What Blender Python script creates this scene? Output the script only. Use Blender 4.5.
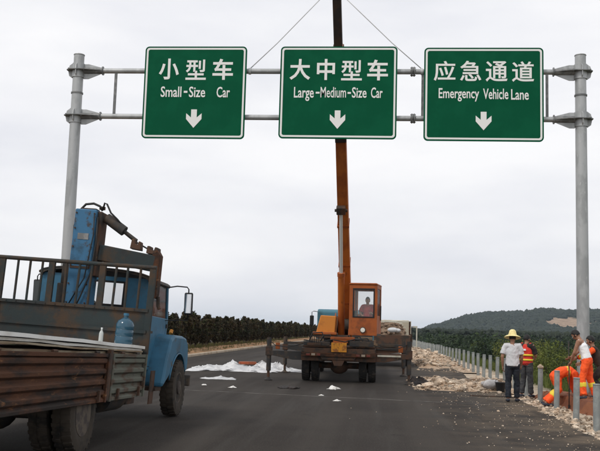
import bpy, bmesh, math, random
from mathutils import Vector, Matrix, noise
import numpy as np
R = math.radians
random.seed(7); rng = np.random.default_rng(7)
scene = bpy.context.scene
for o in list(bpy.data.objects): bpy.data.objects.remove(o)
col = scene.collection

# ------------------------------------------------------------------ camera
FPX, CX, CY, CAMH = 870.0, 300.0, 225.5, 1.62          # photo pixels (600 x 451)
YAW, PITCH, ROLL = 0.087648, 0.118917, 0.0285
F_ = Vector((-math.sin(YAW)*math.cos(PITCH), math.cos(YAW)*math.cos(PITCH), math.sin(PITCH)))
R0 = Vector((math.cos(YAW), math.sin(YAW), 0)); U0 = R0.cross(F_)
R_ = R0*math.cos(ROLL) + U0*math.sin(ROLL); U_ = U0*math.cos(ROLL) - R0*math.sin(ROLL)
cam = bpy.data.cameras.new('camera'); camo = bpy.data.objects.new('camera', cam); col.objects.link(camo)
camo.matrix_world = Matrix(((R_.x, U_.x, -F_.x, 0), (R_.y, U_.y, -F_.y, 0), (R_.z, U_.z, -F_.z, CAMH), (0, 0, 0, 1)))
cam.sensor_width = 36; cam.lens = 36*FPX/600; cam.clip_end = 20000; cam.clip_start = 0.1
scene.camera = camo
def at_depth(px, py, Y):                                # photo pixel -> point on the upright plane y = Y
    d = F_ + R_*((px-CX)/FPX) - U_*((py-CY)/FPX)
    return Vector((0, 0, CAMH)) + d*(Y/d.y)
def on_ground(px, py, z=0.0):
    d = F_ + R_*((px-CX)/FPX) - U_*((py-CY)/FPX)
    return Vector((0, 0, CAMH)) + d*((z-CAMH)/d.z)

# ------------------------------------------------------------------ sky and sun
SUN_DIR = Vector((-0.50, -0.62, 0.95)).normalized()     # towards the sun
w = bpy.data.worlds.new('World'); scene.world = w; w.use_nodes = True
nt = w.node_tree; nt.nodes.clear()
out = nt.nodes.new('ShaderNodeOutputWorld'); bg = nt.nodes.new('ShaderNodeBackground')
sky = nt.nodes.new('ShaderNodeTexSky'); sky.sky_type = 'NISHITA'; sky.sun_disc = False
sky.sun_elevation = math.asin(SUN_DIR.z); sky.sun_rotation = math.atan2(SUN_DIR.x, SUN_DIR.y)
sky.dust_density = 4; sky.air_density = 1.2
tc = nt.nodes.new('ShaderNodeTexCoord'); mp = nt.nodes.new('ShaderNodeMapping'); mp.inputs['Scale'].default_value = (1, 1, 3.5)
nz = nt.nodes.new('ShaderNodeTexNoise'); nz.inputs['Scale'].default_value = 2.4; nz.inputs['Detail'].default_value = 6; nz.inputs['Roughness'].default_value = .5
cr = nt.nodes.new('ShaderNodeValToRGB')
cr.color_ramp.elements[0].position = .33; cr.color_ramp.elements[0].color = (.715, .725, .775, 1)
cr.color_ramp.elements[1].position = .62; cr.color_ramp.elements[1].color = (.90, .895, .905, 1)
sc_ = nt.nodes.new('ShaderNodeVectorMath'); sc_.operation = 'SCALE'; sc_.inputs['Scale'].default_value = 11.6
mx = nt.nodes.new('ShaderNodeMix'); mx.data_type = 'RGBA'; mx.inputs['Factor'].default_value = .94
nt.links.new(tc.outputs['Generated'], mp.inputs['Vector']); nt.links.new(mp.outputs['Vector'], nz.inputs['Vector'])
nt.links.new(nz.outputs['Fac'], cr.inputs['Fac']); nt.links.new(cr.outputs['Color'], sc_.inputs[0])
nt.links.new(sky.outputs['Color'], mx.inputs['A']); nt.links.new(sc_.outputs['Vector'], mx.inputs['B'])
nt.links.new(mx.outputs['Result'], bg.inputs['Color']); bg.inputs['Strength'].default_value = .1
nt.links.new(bg.outputs['Background'], out.inputs['Surface'])
sl = bpy.data.lights.new('sun', 'SUN'); sl.energy = 1.45; sl.angle = R(11); sl.color = (1, .96, .9)
so = bpy.data.objects.new('sun', sl); col.objects.link(so); so.location = SUN_DIR*60
so.rotation_euler = SUN_DIR.to_track_quat('Z', 'Y').to_euler()
vs = scene.view_settings; vs.view_transform = 'Standard'; vs.look = 'None'; vs.exposure = 0; vs.gamma = 1; vs.use_curve_mapping = False

# ------------------------------------------------------------------ materials
MATS = {}
def mat(name, base, rough=.7, metal=0, alt=None, alt_pos=(.45, .6), scale=4, detail=6, alt2=None, alt2_pos=(.6, .7), scale2=11,
        grain=.0, grain_scale=120, bump=0, bump_scale=40, coord='Object', stretch=(1, 1, 1), spec=.35, trans=0, alpha=1, backlit=0, island=None, objvar=None):
    if name in MATS: return MATS[name]
    m = bpy.data.materials.new(name); m.use_nodes = True; MATS[name] = m
    n = m.node_tree.nodes; l = m.node_tree.links; b = n['Principled BSDF']
    b.inputs['Roughness'].default_value = rough; b.inputs['Metallic'].default_value = metal
    b.inputs['Specular IOR Level'].default_value = spec
    b.inputs['Transmission Weight'].default_value = trans; b.inputs['Alpha'].default_value = alpha
    tc = n.new('ShaderNodeTexCoord'); mp = n.new('ShaderNodeMapping'); mp.inputs['Scale'].default_value = stretch
    l.new(tc.outputs[coord], mp.inputs['Vector']); V = mp.outputs['Vector']
    def noi(s, d=6, r=.6):
        t = n.new('ShaderNodeTexNoise'); t.inputs['Scale'].default_value = s; t.inputs['Detail'].default_value = d; t.inputs['Roughness'].default_value = r
        l.new(V, t.inputs['Vector']); return t.outputs['Fac']
    def ramp(fac, p):
        r = n.new('ShaderNodeMapRange'); r.interpolation_type = 'SMOOTHSTEP'
        r.inputs['From Min'].default_value = p[0]; r.inputs['From Max'].default_value = p[1]; l.new(fac, r.inputs['Value']); return r.outputs['Result']
    def mixc(f, a, bcol, mode='MIX'):
        x = n.new('ShaderNodeMix'); x.data_type = 'RGBA'; x.blend_type = mode
        if isinstance(f, float): x.inputs['Factor'].default_value = f
        else: l.new(f, x.inputs['Factor'])
        for s, c in (('A', a), ('B', bcol)):
            if isinstance(c, tuple): x.inputs[s].default_value = (*c, 1) if len(c) == 3 else c
            else: l.new(c, x.inputs[s])
        return x.outputs['Result']
    c = tuple(base)
    if alt: c = mixc(ramp(noi(scale, detail), alt_pos), c, tuple(alt))
    if alt2: c = mixc(ramp(noi(scale2, 8, .7), alt2_pos), c, tuple(alt2))
    if island:                                            # every separate stone or leaf a little lighter or darker than the next
        ge = n.new('ShaderNodeNewGeometry'); ir = n.new('ShaderNodeMapRange'); ir.inputs['To Min'].default_value = island[0]; ir.inputs['To Max'].default_value = island[1]
        l.new(ge.outputs['Random Per Island'], ir.inputs['Value']); ic = n.new('ShaderNodeVectorMath'); ic.operation = 'SCALE'
        if isinstance(c, tuple): ic.inputs[0].default_value = c
        else: l.new(c, ic.inputs[0])
        l.new(ir.outputs['Result'], ic.inputs['Scale']); c = ic.outputs['Vector']
    if objvar:                                            # each plant its own tint
        oi = n.new('ShaderNodeObjectInfo'); c = mixc(oi.outputs['Random'], c, mixc(1.0, c, tuple(objvar), 'MULTIPLY'))
    if grain:
        g = noi(grain_scale, 3, .8); mr = n.new('ShaderNodeMapRange')
        mr.inputs['From Min'].default_value = .25; mr.inputs['From Max'].default_value = .75
        mr.inputs['To Min'].default_value = 1-grain; mr.inputs['To Max'].default_value = 1+grain; l.new(g, mr.inputs['Value'])
        cc = n.new('ShaderNodeVectorMath'); cc.operation = 'SCALE'
        if isinstance(c, tuple): cc.inputs[0].default_value = c
        else: l.new(c, cc.inputs[0])
        l.new(mr.outputs['Result'], cc.inputs['Scale']); c = cc.outputs['Vector']
    if isinstance(c, tuple): b.inputs['Base Color'].default_value = (*c, 1)
    else: l.new(c, b.inputs['Base Color'])
    if bump:
        bp = n.new('ShaderNodeBump'); bp.inputs['Strength'].default_value = bump; bp.inputs['Distance'].default_value = .02
        l.new(noi(bump_scale, 5, .7), bp.inputs['Height']); l.new(bp.outputs['Normal'], b.inputs['Normal'])
    if backlit:
        tr = n.new('ShaderNodeBsdfTranslucent'); ms = n.new('ShaderNodeMixShader'); ms.inputs['Fac'].default_value = backlit
        if isinstance(c, tuple): tr.inputs['Color'].default_value = (*c, 1)
        else: l.new(c, tr.inputs['Color'])
        l.new(b.outputs['BSDF'], ms.inputs[1]); l.new(tr.outputs['BSDF'], ms.inputs[2]); l.new(ms.outputs['Shader'], n['Material Output'].inputs['Surface'])
    return m
def M(k): return MATS[k]
mat('galv', (.42, .43, .43), .5, .35, alt=(.33, .34, .34), scale=3, alt2=(.52, .53, .52), scale2=18, grain=.06, bump=.05, stretch=(1, 1, .4))
mat('galv_dark', (.15, .155, .155), .55, .3, alt=(.24, .24, .235), scale=6, alt2=(.2, .15, .1), alt2_pos=(.64, .72))
mat('post', (.24, .26, .255), .55, .2, alt=(.32, .34, .33), scale=5, alt2=(.2, .16, .11), alt2_pos=(.62, .75), scale2=9, grain=.06, coord='Object')
mat('sign_green', (.003, .082, .038), .6, 0, alt=(.004, .092, .043), scale=1.5, grain=.04, spec=.04)
mat('sign_white', (.80, .80, .77), .5, 0, grain=.03, spec=.2)
mat('alu', (.45, .46, .46), .45, .6, grain=.05)
mat('truck_blue', (.038, .145, .24), .5, 0, alt=(.026, .085, .135), alt_pos=(.42, .7), scale=2.2, alt2=(.085, .07, .055), alt2_pos=(.54, .70), scale2=4.5, grain=.08, bump=.05)
mat('crane_blue', (.036, .135, .25), .6, 0, alt=(.020, .055, .09), alt_pos=(.5, .72), scale=2.6, alt2=(.05, .038, .03), alt2_pos=(.55, .66), scale2=5, grain=.1, bump=.1)
mat('teal_rust', (.022, .032, .033), .75, 0, alt=(.060, .036, .020), alt_pos=(.45, .66), scale=2.6, alt2=(.025, .026, .026), alt2_pos=(.5, .66), scale2=5, grain=.15, bump=.2)
mat('rust', (.085, .032, .013), .85, .0, alt=(.018, .012, .009), alt_pos=(.4, .62), scale=3, alt2=(.22, .10, .04), alt2_pos=(.57, .70), scale2=8, grain=.25, bump=.3, stretch=(1, .35, 1.6))
mat('green_rust', (.11, .115, .09), .8, 0, alt=(.08, .048, .03), alt_pos=(.46, .6), scale=3.5, alt2=(.06, .055, .05), scale2=9, grain=.15, bump=.2, stretch=(1, .4, 1.5))
mat('dark_steel', (.035, .034, .033), .7, .1, alt=(.07, .05, .035), scale=4, alt2=(.12, .09, .06), alt2_pos=(.62, .75), grain=.15, bump=.1)
mat('rust_dark', (.085, .045, .028), .85, 0, alt=(.04, .032, .026), scale=4, alt2=(.2, .11, .05), alt2_pos=(.62, .74), scale2=8, grain=.2, bump=.2)
mat('crane_orange', (.34, .085, .015), .55, 0, alt=(.24, .06, .014), scale=2.5, alt2=(.09, .045, .02), alt2_pos=(.60, .72), scale2=5, grain=.08, bump=.05)
mat('orange_light', (.56, .20, .03), .6, 0, alt=(.42, .14, .025), scale=2.5, alt2=(.15, .06, .02), alt2_pos=(.63, .74), scale2=5, grain=.06)
mat('boom_orange', (.46, .13, .02), .55, 0, alt=(.33, .085, .016), scale=1.6, alt2=(.06, .03, .015), alt2_pos=(.58, .72), scale2=4, grain=.1, bump=.05, stretch=(1, 1, .5))
mat('boom_dark', (.030, .022, .020), .6, 0, alt=(.055, .03, .02), scale=3, grain=.1)
mat('rubber', (.022, .021, .020), .9, 0, alt=(.06, .05, .04), alt_pos=(.5, .7), scale=6, grain=.15, bump=.15)
mat('rubber_dusty', (.045, .036, .027), .95, 0, alt=(.018, .016, .014), alt_pos=(.45, .65), scale=5, grain=.15, bump=.15)
mat('rim', (.10, .08, .06), .8, 0, alt=(.05, .04, .035), scale=7, grain=.1)
mat('black', (.012, .012, .013), .6, 0, grain=.1)
mat('hose', (.015, .015, .015), .5, 0)
mat('chrome', (.7, .7, .7), .2, 1)
mat('glass', (.55, .62, .62), .05, 0, alpha=.10, spec=.5)
mat('glass_dark', (.05, .06, .06), .06, 0, alpha=.75, spec=.6)
mat('mirror', (.75, .76, .76), .05, 1)
mat('lamp_glass', (.75, .73, .65), .2, 0, spec=.6)
mat('dirty_lens', (.30, .24, .18), .5, 0)
mat('wood', (.22, .15, .09), .9, 0, alt=(.14, .09, .06), scale=6, grain=.15, stretch=(.4, 4, 4))
mat('red_lens', (.16, .03, .02), .5, 0, alt=(.09, .05, .03), scale=12)
mat('plate_yellow', (.62, .25, .02), .6, 0, alt=(.28, .10, .02), alt_pos=(.48, .6), scale=9, grain=.1)
mat('board_top', (.80, .80, .77), .8, 0, alt=(.62, .60, .55), alt_pos=(.45, .68), scale=2.2, alt2=(.3, .25, .2), alt2_pos=(.66, .78), grain=.1, stretch=(3, .5, 1))
mat('board_wood', (.20, .14, .085), .85, 0, alt=(.33, .28, .20), scale=3, alt2=(.08, .055, .04), scale2=10, grain=.15, stretch=(4, .4, 4))
mat('jug', (.035, .11, .17), .15, 0, trans=.3, spec=.5)
mat('clear_plastic', (.65, .68, .66), .2, 0, trans=.4)
mat('cap_white', (.6, .62, .62), .5)
mat('cap_red', (.45, .05, .05), .5)
mat('plastic_sheet', (.80, .80, .80), .45, 0, alt=(.66, .67, .68), scale=3, alt2=(.45, .42, .38), alt2_pos=(.66, .78), scale2=4, backlit=.25)
mat('paper', (.72, .71, .68), .8, 0, alt=(.5, .48, .44), scale=8)
mat('red_board', (.46, .13, .06), .8, 0, alt=(.32, .10, .05), scale=5, grain=.1)
mat('bag_grey', (.34, .33, .33), .85, 0, alt=(.46, .45, .44), scale=6, grain=.08, bump=.2)
mat('stone', (.37, .28, .20), .9, 0, alt=(.50, .42, .33), scale=3.1, alt2=(.24, .17, .12), alt2_pos=(.56, .72), scale2=1.7, grain=.12, bump=.2, coord='Object', island=(.45, 1.55))
mat('skin', (.33, .175, .11), .55, 0, alt=(.28, .14, .085), scale=9)
mat('hair', (.010, .009, .009), .6, 0, bump=.3, bump_scale=90)
mat('straw', (.86, .74, .36), .8, 0, alt=(.74, .60, .27), scale=14, bump=.3, bump_scale=70)
mat('trouser_navy', (.012, .016, .024), .85, 0, alt=(.022, .026, .034), scale=8, bump=.3, bump_scale=14)
mat('trouser_grey', (.035, .037, .042), .85, 0, alt=(.06, .06, .062), scale=7, bump=.3, bump_scale=14)
mat('cloth_dark', (.022, .019, .018), .85, 0, alt=(.04, .03, .026), scale=6, bump=.3, bump_scale=14)
mat('vest_red', (.62, .035, .02), .7, 0, alt=(.5, .03, .018), scale=6, bump=.3, bump_scale=16)
mat('coverall', (.98, .115, .018), .75, 0, alt=(.86, .085, .014), scale=5, bump=.5, bump_scale=12)
mat('hi_yellow', (.80, .62, .05), .6, 0, grain=.05)
mat('tank_white', (.88, .88, .88), .8, 0, alt=(.78, .79, .80), scale=6, bump=.35, bump_scale=14)
mat('shirt_red', (.42, .045, .045), .8, 0, alt=(.33, .05, .06), scale=6, bump=.3, bump_scale=14)
mat('shoe', (.03, .035, .05), .7); mat('sandal', (.35, .45, .60), .6); mat('eye', (.9, .9, .88), .3); mat('lip', (.22, .07, .05), .5)
mat('bark', (.06, .045, .033), .9, 0, grain=.2, bump=.3)
mat('conifer', (.030, .027, .015), .85, 0, alt=(.046, .034, .019), alt_pos=(.4, .6), scale=1.3, alt2=(.035, .05, .020), alt2_pos=(.5, .62), scale2=2.7, backlit=.15, island=(.5, 1.6), objvar=(1.45, 1.15, .85))
mat('leaf', (.070, .095, .020), .85, 0, alt=(.115, .130, .032), scale=.8, alt2=(.030, .045, .014), scale2=1.7, backlit=.2, island=(.45, 1.6), objvar=(1.35, 1.2, 1.05))
mat('leaf_dark', (.020, .036, .014), .8, 0, alt=(.034, .052, .018), scale=.5, backlit=.15, island=(.5, 1.6))
mat('far_leaf', (.015, .023, .014), .9, 0, alt=(.023, .031, .017), scale=.02, alt2=(.030, .037, .020), alt2_pos=(.6, .75), scale2=.06)
mat('grass', (.13, .11, .04), .85, 0, alt=(.07, .085, .025), scale=2, backlit=.2)
mat('soil_red', (.20, .075, .035), .95, 0, alt=(.145, .055, .03), scale=2, alt2=(.27, .13, .07), alt2_pos=(.58, .74), scale2=6, grain=.2, grain_scale=40, bump=.6, bump_scale=14)
mat('soil_median', (.36, .20, .10), .95, 0, alt=(.27, .16, .075), scale=.7, alt2=(.40, .30, .19), scale2=3, grain=.2, grain_scale=30, bump=.5, bump_scale=8)
mat('kerb', (.44, .36, .27), .9, 0, alt=(.33, .25, .17), scale=1, grain=.1, grain_scale=20)
mat('concrete', (.36, .34, .31), .9, 0, alt=(.28, .25, .21), scale=2, grain=.1, bump=.2)
mat('lorry_cream', (.52, .50, .42), .6, 0, alt=(.40, .36, .28), scale=2, alt2=(.16, .11, .07), alt2_pos=(.62, .74))
mat('load_brown', (.23, .16, .11), .95, 0, alt=(.14, .095, .065), scale=3, alt2=(.36, .28, .22), alt2_pos=(.6, .7), scale2=6, grain=.2, bump=.5, bump_scale=10)
mat('rod_white', (.62, .62, .60), .3, .3)
mat('carrier_teal', (.06, .17, .22), .5, 0, alt=(.04, .11, .14), scale=2)
mat('coverall_dark', (.035, .022, .018), .85, 0, alt=(.05, .03, .02), scale=6)
mat('cable', (.60, .60, .60), .6, .3)

def custom_mat(name, build):
    m = bpy.data.materials.new(name); m.use_nodes = True; MATS[name] = m
    build(m.node_tree.nodes, m.node_tree.links, m.node_tree.nodes['Principled BSDF']); return m
def _ramp(n, l, fac, a, b):
    r = n.new('ShaderNodeMapRange'); r.interpolation_type = 'SMOOTHSTEP'; r.inputs['From Min'].default_value = a; r.inputs['From Max'].default_value = b
    l.new(fac, r.inputs['Value']); return r.outputs['Result']
def _noise(n, l, vec, s, d=6, r=.6):
    t = n.new('ShaderNodeTexNoise'); t.inputs['Scale'].default_value = s; t.inputs['Detail'].default_value = d; t.inputs['Roughness'].default_value = r
    l.new(vec, t.inputs['Vector']); return t.outputs['Fac']
def _mix(n, l, f, a, b, mode='MIX'):
    x = n.new('ShaderNodeMix'); x.data_type = 'RGBA'; x.blend_type = mode
    if isinstance(f, float): x.inputs['Factor'].default_value = f
    else: l.new(f, x.inputs['Factor'])
    for s, c in (('A', a), ('B', b)):
        if isinstance(c, tuple): x.inputs[s].default_value = (*c, 1)
        else: l.new(c, x.inputs[s])
    return x.outputs['Result']
def _math(n, l, op, a, b):
    x = n.new('ShaderNodeMath'); x.operation = op
    for i, c in enumerate((a, b)):
        if isinstance(c, (int, float)): x.inputs[i].default_value = c
        else: l.new(c, x.inputs[i])
    return x.outputs[0]
def asphalt(n, l, b):
    tc = n.new('ShaderNodeTexCoord'); P = tc.outputs['Object']
    sx = n.new('ShaderNodeSeparateXYZ'); l.new(P, sx.inputs[0])
    mp = n.new('ShaderNodeMapping'); mp.inputs['Scale'].default_value = (1.1, .05, 1); l.new(P, mp.inputs['Vector'])
    streak = _noise(n, l, mp.outputs['Vector'], 1.6, 5)
    patch = _noise(n, l, P, .22, 6, .65)
    grain = _noise(n, l, P, 65, 3, .9)
    c = _mix(n, l, _ramp(n, l, patch, .35, .68), (.0235, .0195, .0165), (.038, .032, .027))
    c = _mix(n, l, _ramp(n, l, streak, .46, .70), c, (.043, .0385, .034))
    # dust carried onto the outer lane from the stripped shoulder
    edge = _ramp(n, l, sx.outputs['X'], .3, 3.9)
    dn = _noise(n, l, P, .7, 8, .7)
    dust = _math(n, l, 'MULTIPLY', edge, _ramp(n, l, dn, .38, .62))
    c = _mix(n, l, _math(n, l, 'MULTIPLY', dust, .62), c, (.17, .13, .09))
    sp = _ramp(n, l, _noise(n, l, P, 26, 2, .5), .68, .74)
    c = _mix(n, l, _math(n, l, 'MULTIPLY', sp, _math(n, l, 'ADD', .06, _math(n, l, 'MULTIPLY', edge, .45))), c, (.32, .27, .21))
    st = _ramp(n, l, _noise(n, l, P, .55, 7, .75), .60, .70)                       # oil and bitumen stains
    c = _mix(n, l, _math(n, l, 'MULTIPLY', st, .55), c, (.010, .009, .008))
    ag = _ramp(n, l, _noise(n, l, P, 42, 1, .4), .60, .68)                        # coarse aggregate worn bare
    c = _mix(n, l, _math(n, l, 'MULTIPLY', ag, .35), c, (.10, .09, .078))
    # polished wheel tracks along the lanes
    wt = n.new('ShaderNodeTexWave'); wt.bands_direction = 'X'; wt.inputs['Scale'].default_value = .168; wt.inputs['Distortion'].default_value = 1.1; wt.inputs['Detail'].default_value = 2; wt.inputs['Detail Scale'].default_value = .3
    l.new(mp.outputs['Vector'], wt.inputs['Vector'])
    c = _mix(n, l, _math(n, l, 'MULTIPLY', _ramp(n, l, wt.outputs['Fac'], .55, .95), .28), c, (.060, .052, .044))
    gr = n.new('ShaderNodeMapRange'); gr.inputs['From Min'].default_value = .25; gr.inputs['From Max'].default_value = .75
    gr.inputs['To Min'].default_value = .5; gr.inputs['To Max'].default_value = 1.55; l.new(grain, gr.inputs['Value'])
    v = n.new('ShaderNodeVectorMath'); v.operation = 'SCALE'; l.new(c, v.inputs[0]); l.new(gr.outputs['Result'], v.inputs['Scale'])
    l.new(v.outputs['Vector'], b.inputs['Base Color']); b.inputs['Roughness'].default_value = .88; b.inputs['Specular IOR Level'].default_value = .12
    bp = n.new('ShaderNodeBump'); bp.inputs['Strength'].default_value = .35; bp.inputs['Distance'].default_value = .01
    l.new(grain, bp.inputs['Height']); l.new(bp.outputs['Normal'], b.inputs['Normal'])
custom_mat('asphalt', asphalt)
def terrain(n, l, b):
    tc = n.new('ShaderNodeTexCoord'); P = tc.outputs['Object']
    sx = n.new('ShaderNodeSeparateXYZ'); l.new(P, sx.inputs[0])
    g = _mix(n, l, _ramp(n, l, _noise(n, l, P, .12, 7, .65), .4, .62), (.045, .07, .018), (.085, .095, .03))
    g = _mix(n, l, _ramp(n, l, _noise(n, l, P, .02, 5), .52, .6), g, (.03, .045, .016))
    sh = _mix(n, l, _ramp(n, l, _noise(n, l, P, 1.3, 8, .7), .38, .64), (.36, .27, .19), (.50, .43, .34))
    wob = _math(n, l, 'ADD', sx.outputs['X'], _math(n, l, 'MULTIPLY', _noise(n, l, P, .5, 4), 1.2))
    c = _mix(n, l, _ramp(n, l, wob, 5.7, 6.8), sh, g)
    left = _ramp(n, l, sx.outputs['X'], -26, -24)
    lm = n.new('ShaderNodeMath'); lm.operation = 'SUBTRACT'; lm.inputs[0].default_value = 1; l.new(left, lm.inputs[1])
    c = _mix(n, l, lm.outputs[0], c, g)
    gr = n.new('ShaderNodeMapRange'); gr.inputs['To Min'].default_value = .6; gr.inputs['To Max'].default_value = 1.4
    l.new(_noise(n, l, P, 20, 4, .8), gr.inputs['Value'])
    v = n.new('ShaderNodeVectorMath'); v.operation = 'SCALE'; l.new(c, v.inputs[0]); l.new(gr.outputs['Result'], v.inputs['Scale'])
    l.new(v.outputs['Vector'], b.inputs['Base Color']); b.inputs['Roughness'].default_value = .95; b.inputs['Specular IOR Level'].default_value = .1
    bp = n.new('ShaderNodeBump'); bp.inputs['Strength'].default_value = .6; bp.inputs['Distance'].default_value = .05
    l.new(_noise(n, l, P, 9, 6, .7), bp.inputs['Height']); l.new(bp.outputs['Normal'], b.inputs['Normal'])
custom_mat('terrain', terrain)
def hillmat(n, l, b):
    tc = n.new('ShaderNodeTexCoord'); P = tc.outputs['Object']
    c = _mix(n, l, _ramp(n, l, _noise(n, l, P, .02, 8, .7), .4, .62), (.015, .023, .014), (.024, .032, .018))
    d = n.new('ShaderNodeVectorMath'); d.operation = 'SUBTRACT'; l.new(P, d.inputs[0]); d.inputs[1].default_value = (347, 1597, 27.6)
    s = n.new('ShaderNodeVectorMath'); s.operation = 'MULTIPLY'; l.new(d.outputs[0], s.inputs[0]); s.inputs[1].default_value = (1/50, 1/500, 1/13)
    ln = n.new('ShaderNodeVectorMath'); ln.operation = 'LENGTH'; l.new(s.outputs[0], ln.inputs[0])
    e = _math(n, l, 'ADD', ln.outputs['Value'], _math(n, l, 'MULTIPLY', _noise(n, l, P, .045, 6, .7), 1.3))
    q = _ramp(n, l, e, 1.45, 1.62)
    sc = _mix(n, l, _ramp(n, l, _noise(n, l, P, .09, 6, .7), .42, .6), (.34, .25, .18), (.25, .18, .13))
    c = _mix(n, l, q, sc, c)
    l.new(c, b.inputs['Base Color']); b.inputs['Roughness'].default_value = 1; b.inputs['Specular IOR Level'].default_value = 0
custom_mat('hillside', hillmat)
def checked(n, l, b):
    tc = n.new('ShaderNodeTexCoord'); P = tc.outputs['Object']
    c = (.72, .72, .72)
    for d, k in (('X', 0), ('Z', 2)):
        wv = n.new('ShaderNodeTexWave'); wv.bands_direction = d; wv.inputs['Scale'].default_value = 9; wv.inputs['Distortion'].default_value = .6; wv.inputs['Detail'].default_value = 1
        l.new(P, wv.inputs['Vector'])
        c = _mix(n, l, _math(n, l, 'MULTIPLY', _ramp(n, l, wv.outputs['Fac'], .55, .85), .55), c, (.36, .37, .40))
    l.new(c, b.inputs['Base Color']); b.inputs['Roughness'].default_value = .85
    bp = n.new('ShaderNodeBump'); bp.inputs['Strength'].default_value = .4; bp.inputs['Distance'].default_value = .02
    l.new(_noise(n, l, P, 13, 3), bp.inputs['Height']); l.new(bp.outputs['Normal'], b.inputs['Normal'])
custom_mat('checked_shirt', checked)

# ------------------------------------------------------------------ mesh helpers
class MB:
    def __init__(s, T=None): s.v = []; s.f = []; s.T = T
    def add(s, vs, fs):
        k = len(s.v); s.v += [tuple((s.T @ Vector(p)) if s.T else p) for p in vs]; s.f += [tuple(i+k for i in f) for f in fs]; return s
    def box(s, x0, x1, y0, y1, z0, z1):
        return s.add([(x0,y0,z0),(x1,y0,z0),(x1,y1,z0),(x0,y1,z0),(x0,y0,z1),(x1,y0,z1),(x1,y1,z1),(x0,y1,z1)],
                     [(0,3,2,1),(4,5,6,7),(0,1,5,4),(1,2,6,5),(2,3,7,6),(3,0,4,7)])
    def bar(s, p0, p1, wx, wz, up=(0,0,1)):               # box along p0-p1
        p0, p1 = Vector(p0), Vector(p1); d = (p1-p0).normalized(); u = Vector(up)
        a = d.cross(u); a = a.normalized() if a.length > 1e-4 else d.orthogonal().normalized(); b = a.cross(d)
        q = []
        for p, (hx, hz) in ((p0, (wx/2, wz/2)), (p1, (wx/2, wz/2))):
            q += [p-a*hx-b*hz, p+a*hx-b*hz, p+a*hx+b*hz, p-a*hx+b*hz]
        return s.add([tuple(x) for x in q], [(0,1,2,3),(7,6,5,4),(0,4,5,1),(1,5,6,2),(2,6,7,3),(3,7,4,0)])
    def taper(s, p0, p1, w0, w1, up=(0,0,1)):             # tapering box, w = (wide, high)
        p0, p1 = Vector(p0), Vector(p1); d = (p1-p0).normalized(); u = Vector(up)
        a = d.cross(u).normalized(); b = a.cross(d); q = []
        for p, (hx, hz) in ((p0, w0), (p1, w1)):
            q += [p-a*hx/2-b*hz/2, p+a*hx/2-b*hz/2, p+a*hx/2+b*hz/2, p-a*hx/2+b*hz/2]
        return s.add([tuple(x) for x in q], [(0,1,2,3),(7,6,5,4),(0,4,5,1),(1,5,6,2),(2,6,7,3),(3,7,4,0)])
    def cyl(s, p0, p1, r0, r1=None, n=14):
        r1 = r0 if r1 is None else r1; p0, p1 = Vector(p0), Vector(p1); d = (p1-p0).normalized(); a = d.orthogonal().normalized(); b = d.cross(a)
        vs = []
        for p, r in ((p0, r0), (p1, r1)):
            vs += [tuple(p+(a*math.cos(2*math.pi*i/n)+b*math.sin(2*math.pi*i/n))*r) for i in range(n)]
        return s.add(vs, [(i, (i+1)%n, n+(i+1)%n, n+i) for i in range(n)] + [tuple(range(n-1,-1,-1)), tuple(range(n, 2*n))])
    def tube(s, pts, r, n=8):
        pts = [Vector(p) for p in pts]; rings = []; a = None
        for i, p in enumerate(pts):
            d = ((pts[i+1] if i+1 < len(pts) else p) - (pts[i-1] if i else p)).normalized()
            a = (a - d*a.dot(d)).normalized() if a else d.orthogonal().normalized(); b = d.cross(a)
            rr = r[i] if isinstance(r, (list, tuple)) else r
            rings.append([tuple(p+(a*math.cos(2*math.pi*k/n)+b*math.sin(2*math.pi*k/n))*rr) for k in range(n)])
        vs = sum(rings, []); m = len(pts)
        fs = [(j*n+i, j*n+(i+1)%n, (j+1)*n+(i+1)%n, (j+1)*n+i) for j in range(m-1) for i in range(n)]
        return s.add(vs, fs + [tuple(range(n-1,-1,-1)), tuple(range((m-1)*n, m*n))])
    def prism(s, poly, axis, a0, a1):
        n = len(poly)
        def P(u, w_, a): return {'x': (a,u,w_), 'y': (u,a,w_), 'z': (u,w_,a)}[axis]
        vs = [P(u, w_, a0) for u, w_ in poly] + [P(u, w_, a1) for u, w_ in poly]
        return s.add(vs, [(i, (i+1)%n, n+(i+1)%n, n+i) for i in range(n)] + [tuple(range(n-1,-1,-1)), tuple(range(n, 2*n))])
    def lathe(s, prof, c, axis='z', n=24):
        c = Vector(c); vs = []
        for r, h in prof:
            for i in range(n):
                a = 2*math.pi*i/n; u, v_ = r*math.cos(a), r*math.sin(a)
                vs.append(tuple(c + Vector({'z': (u,v_,h), 'x': (h,u,v_), 'y': (u,h,v_)}[axis])))
        m = len(prof)
        fs = [(j*n+i, j*n+(i+1)%n, (j+1)*n+(i+1)%n, (j+1)*n+i) for j in range(m-1) for i in range(n)]
        return s.add(vs, fs + [tuple(range(n-1,-1,-1)), tuple(range((m-1)*n, m*n))])
    def ellipsoid(s, c, r, n=14, m=9, rot=None):
        c = Vector(c); vs = []
        for j in range(m+1):
            t = math.pi*j/m
            for i in range(n):
                a = 2*math.pi*i/n; p = Vector((r[0]*math.sin(t)*math.cos(a), r[1]*math.sin(t)*math.sin(a), r[2]*math.cos(t)))
                vs.append(tuple(c + (rot @ p if rot else p)))
        return s.add(vs, [(j*n+i, j*n+(i+1)%n, (j+1)*n+(i+1)%n, (j+1)*n+i) for j in range(m) for i in range(n)])
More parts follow.
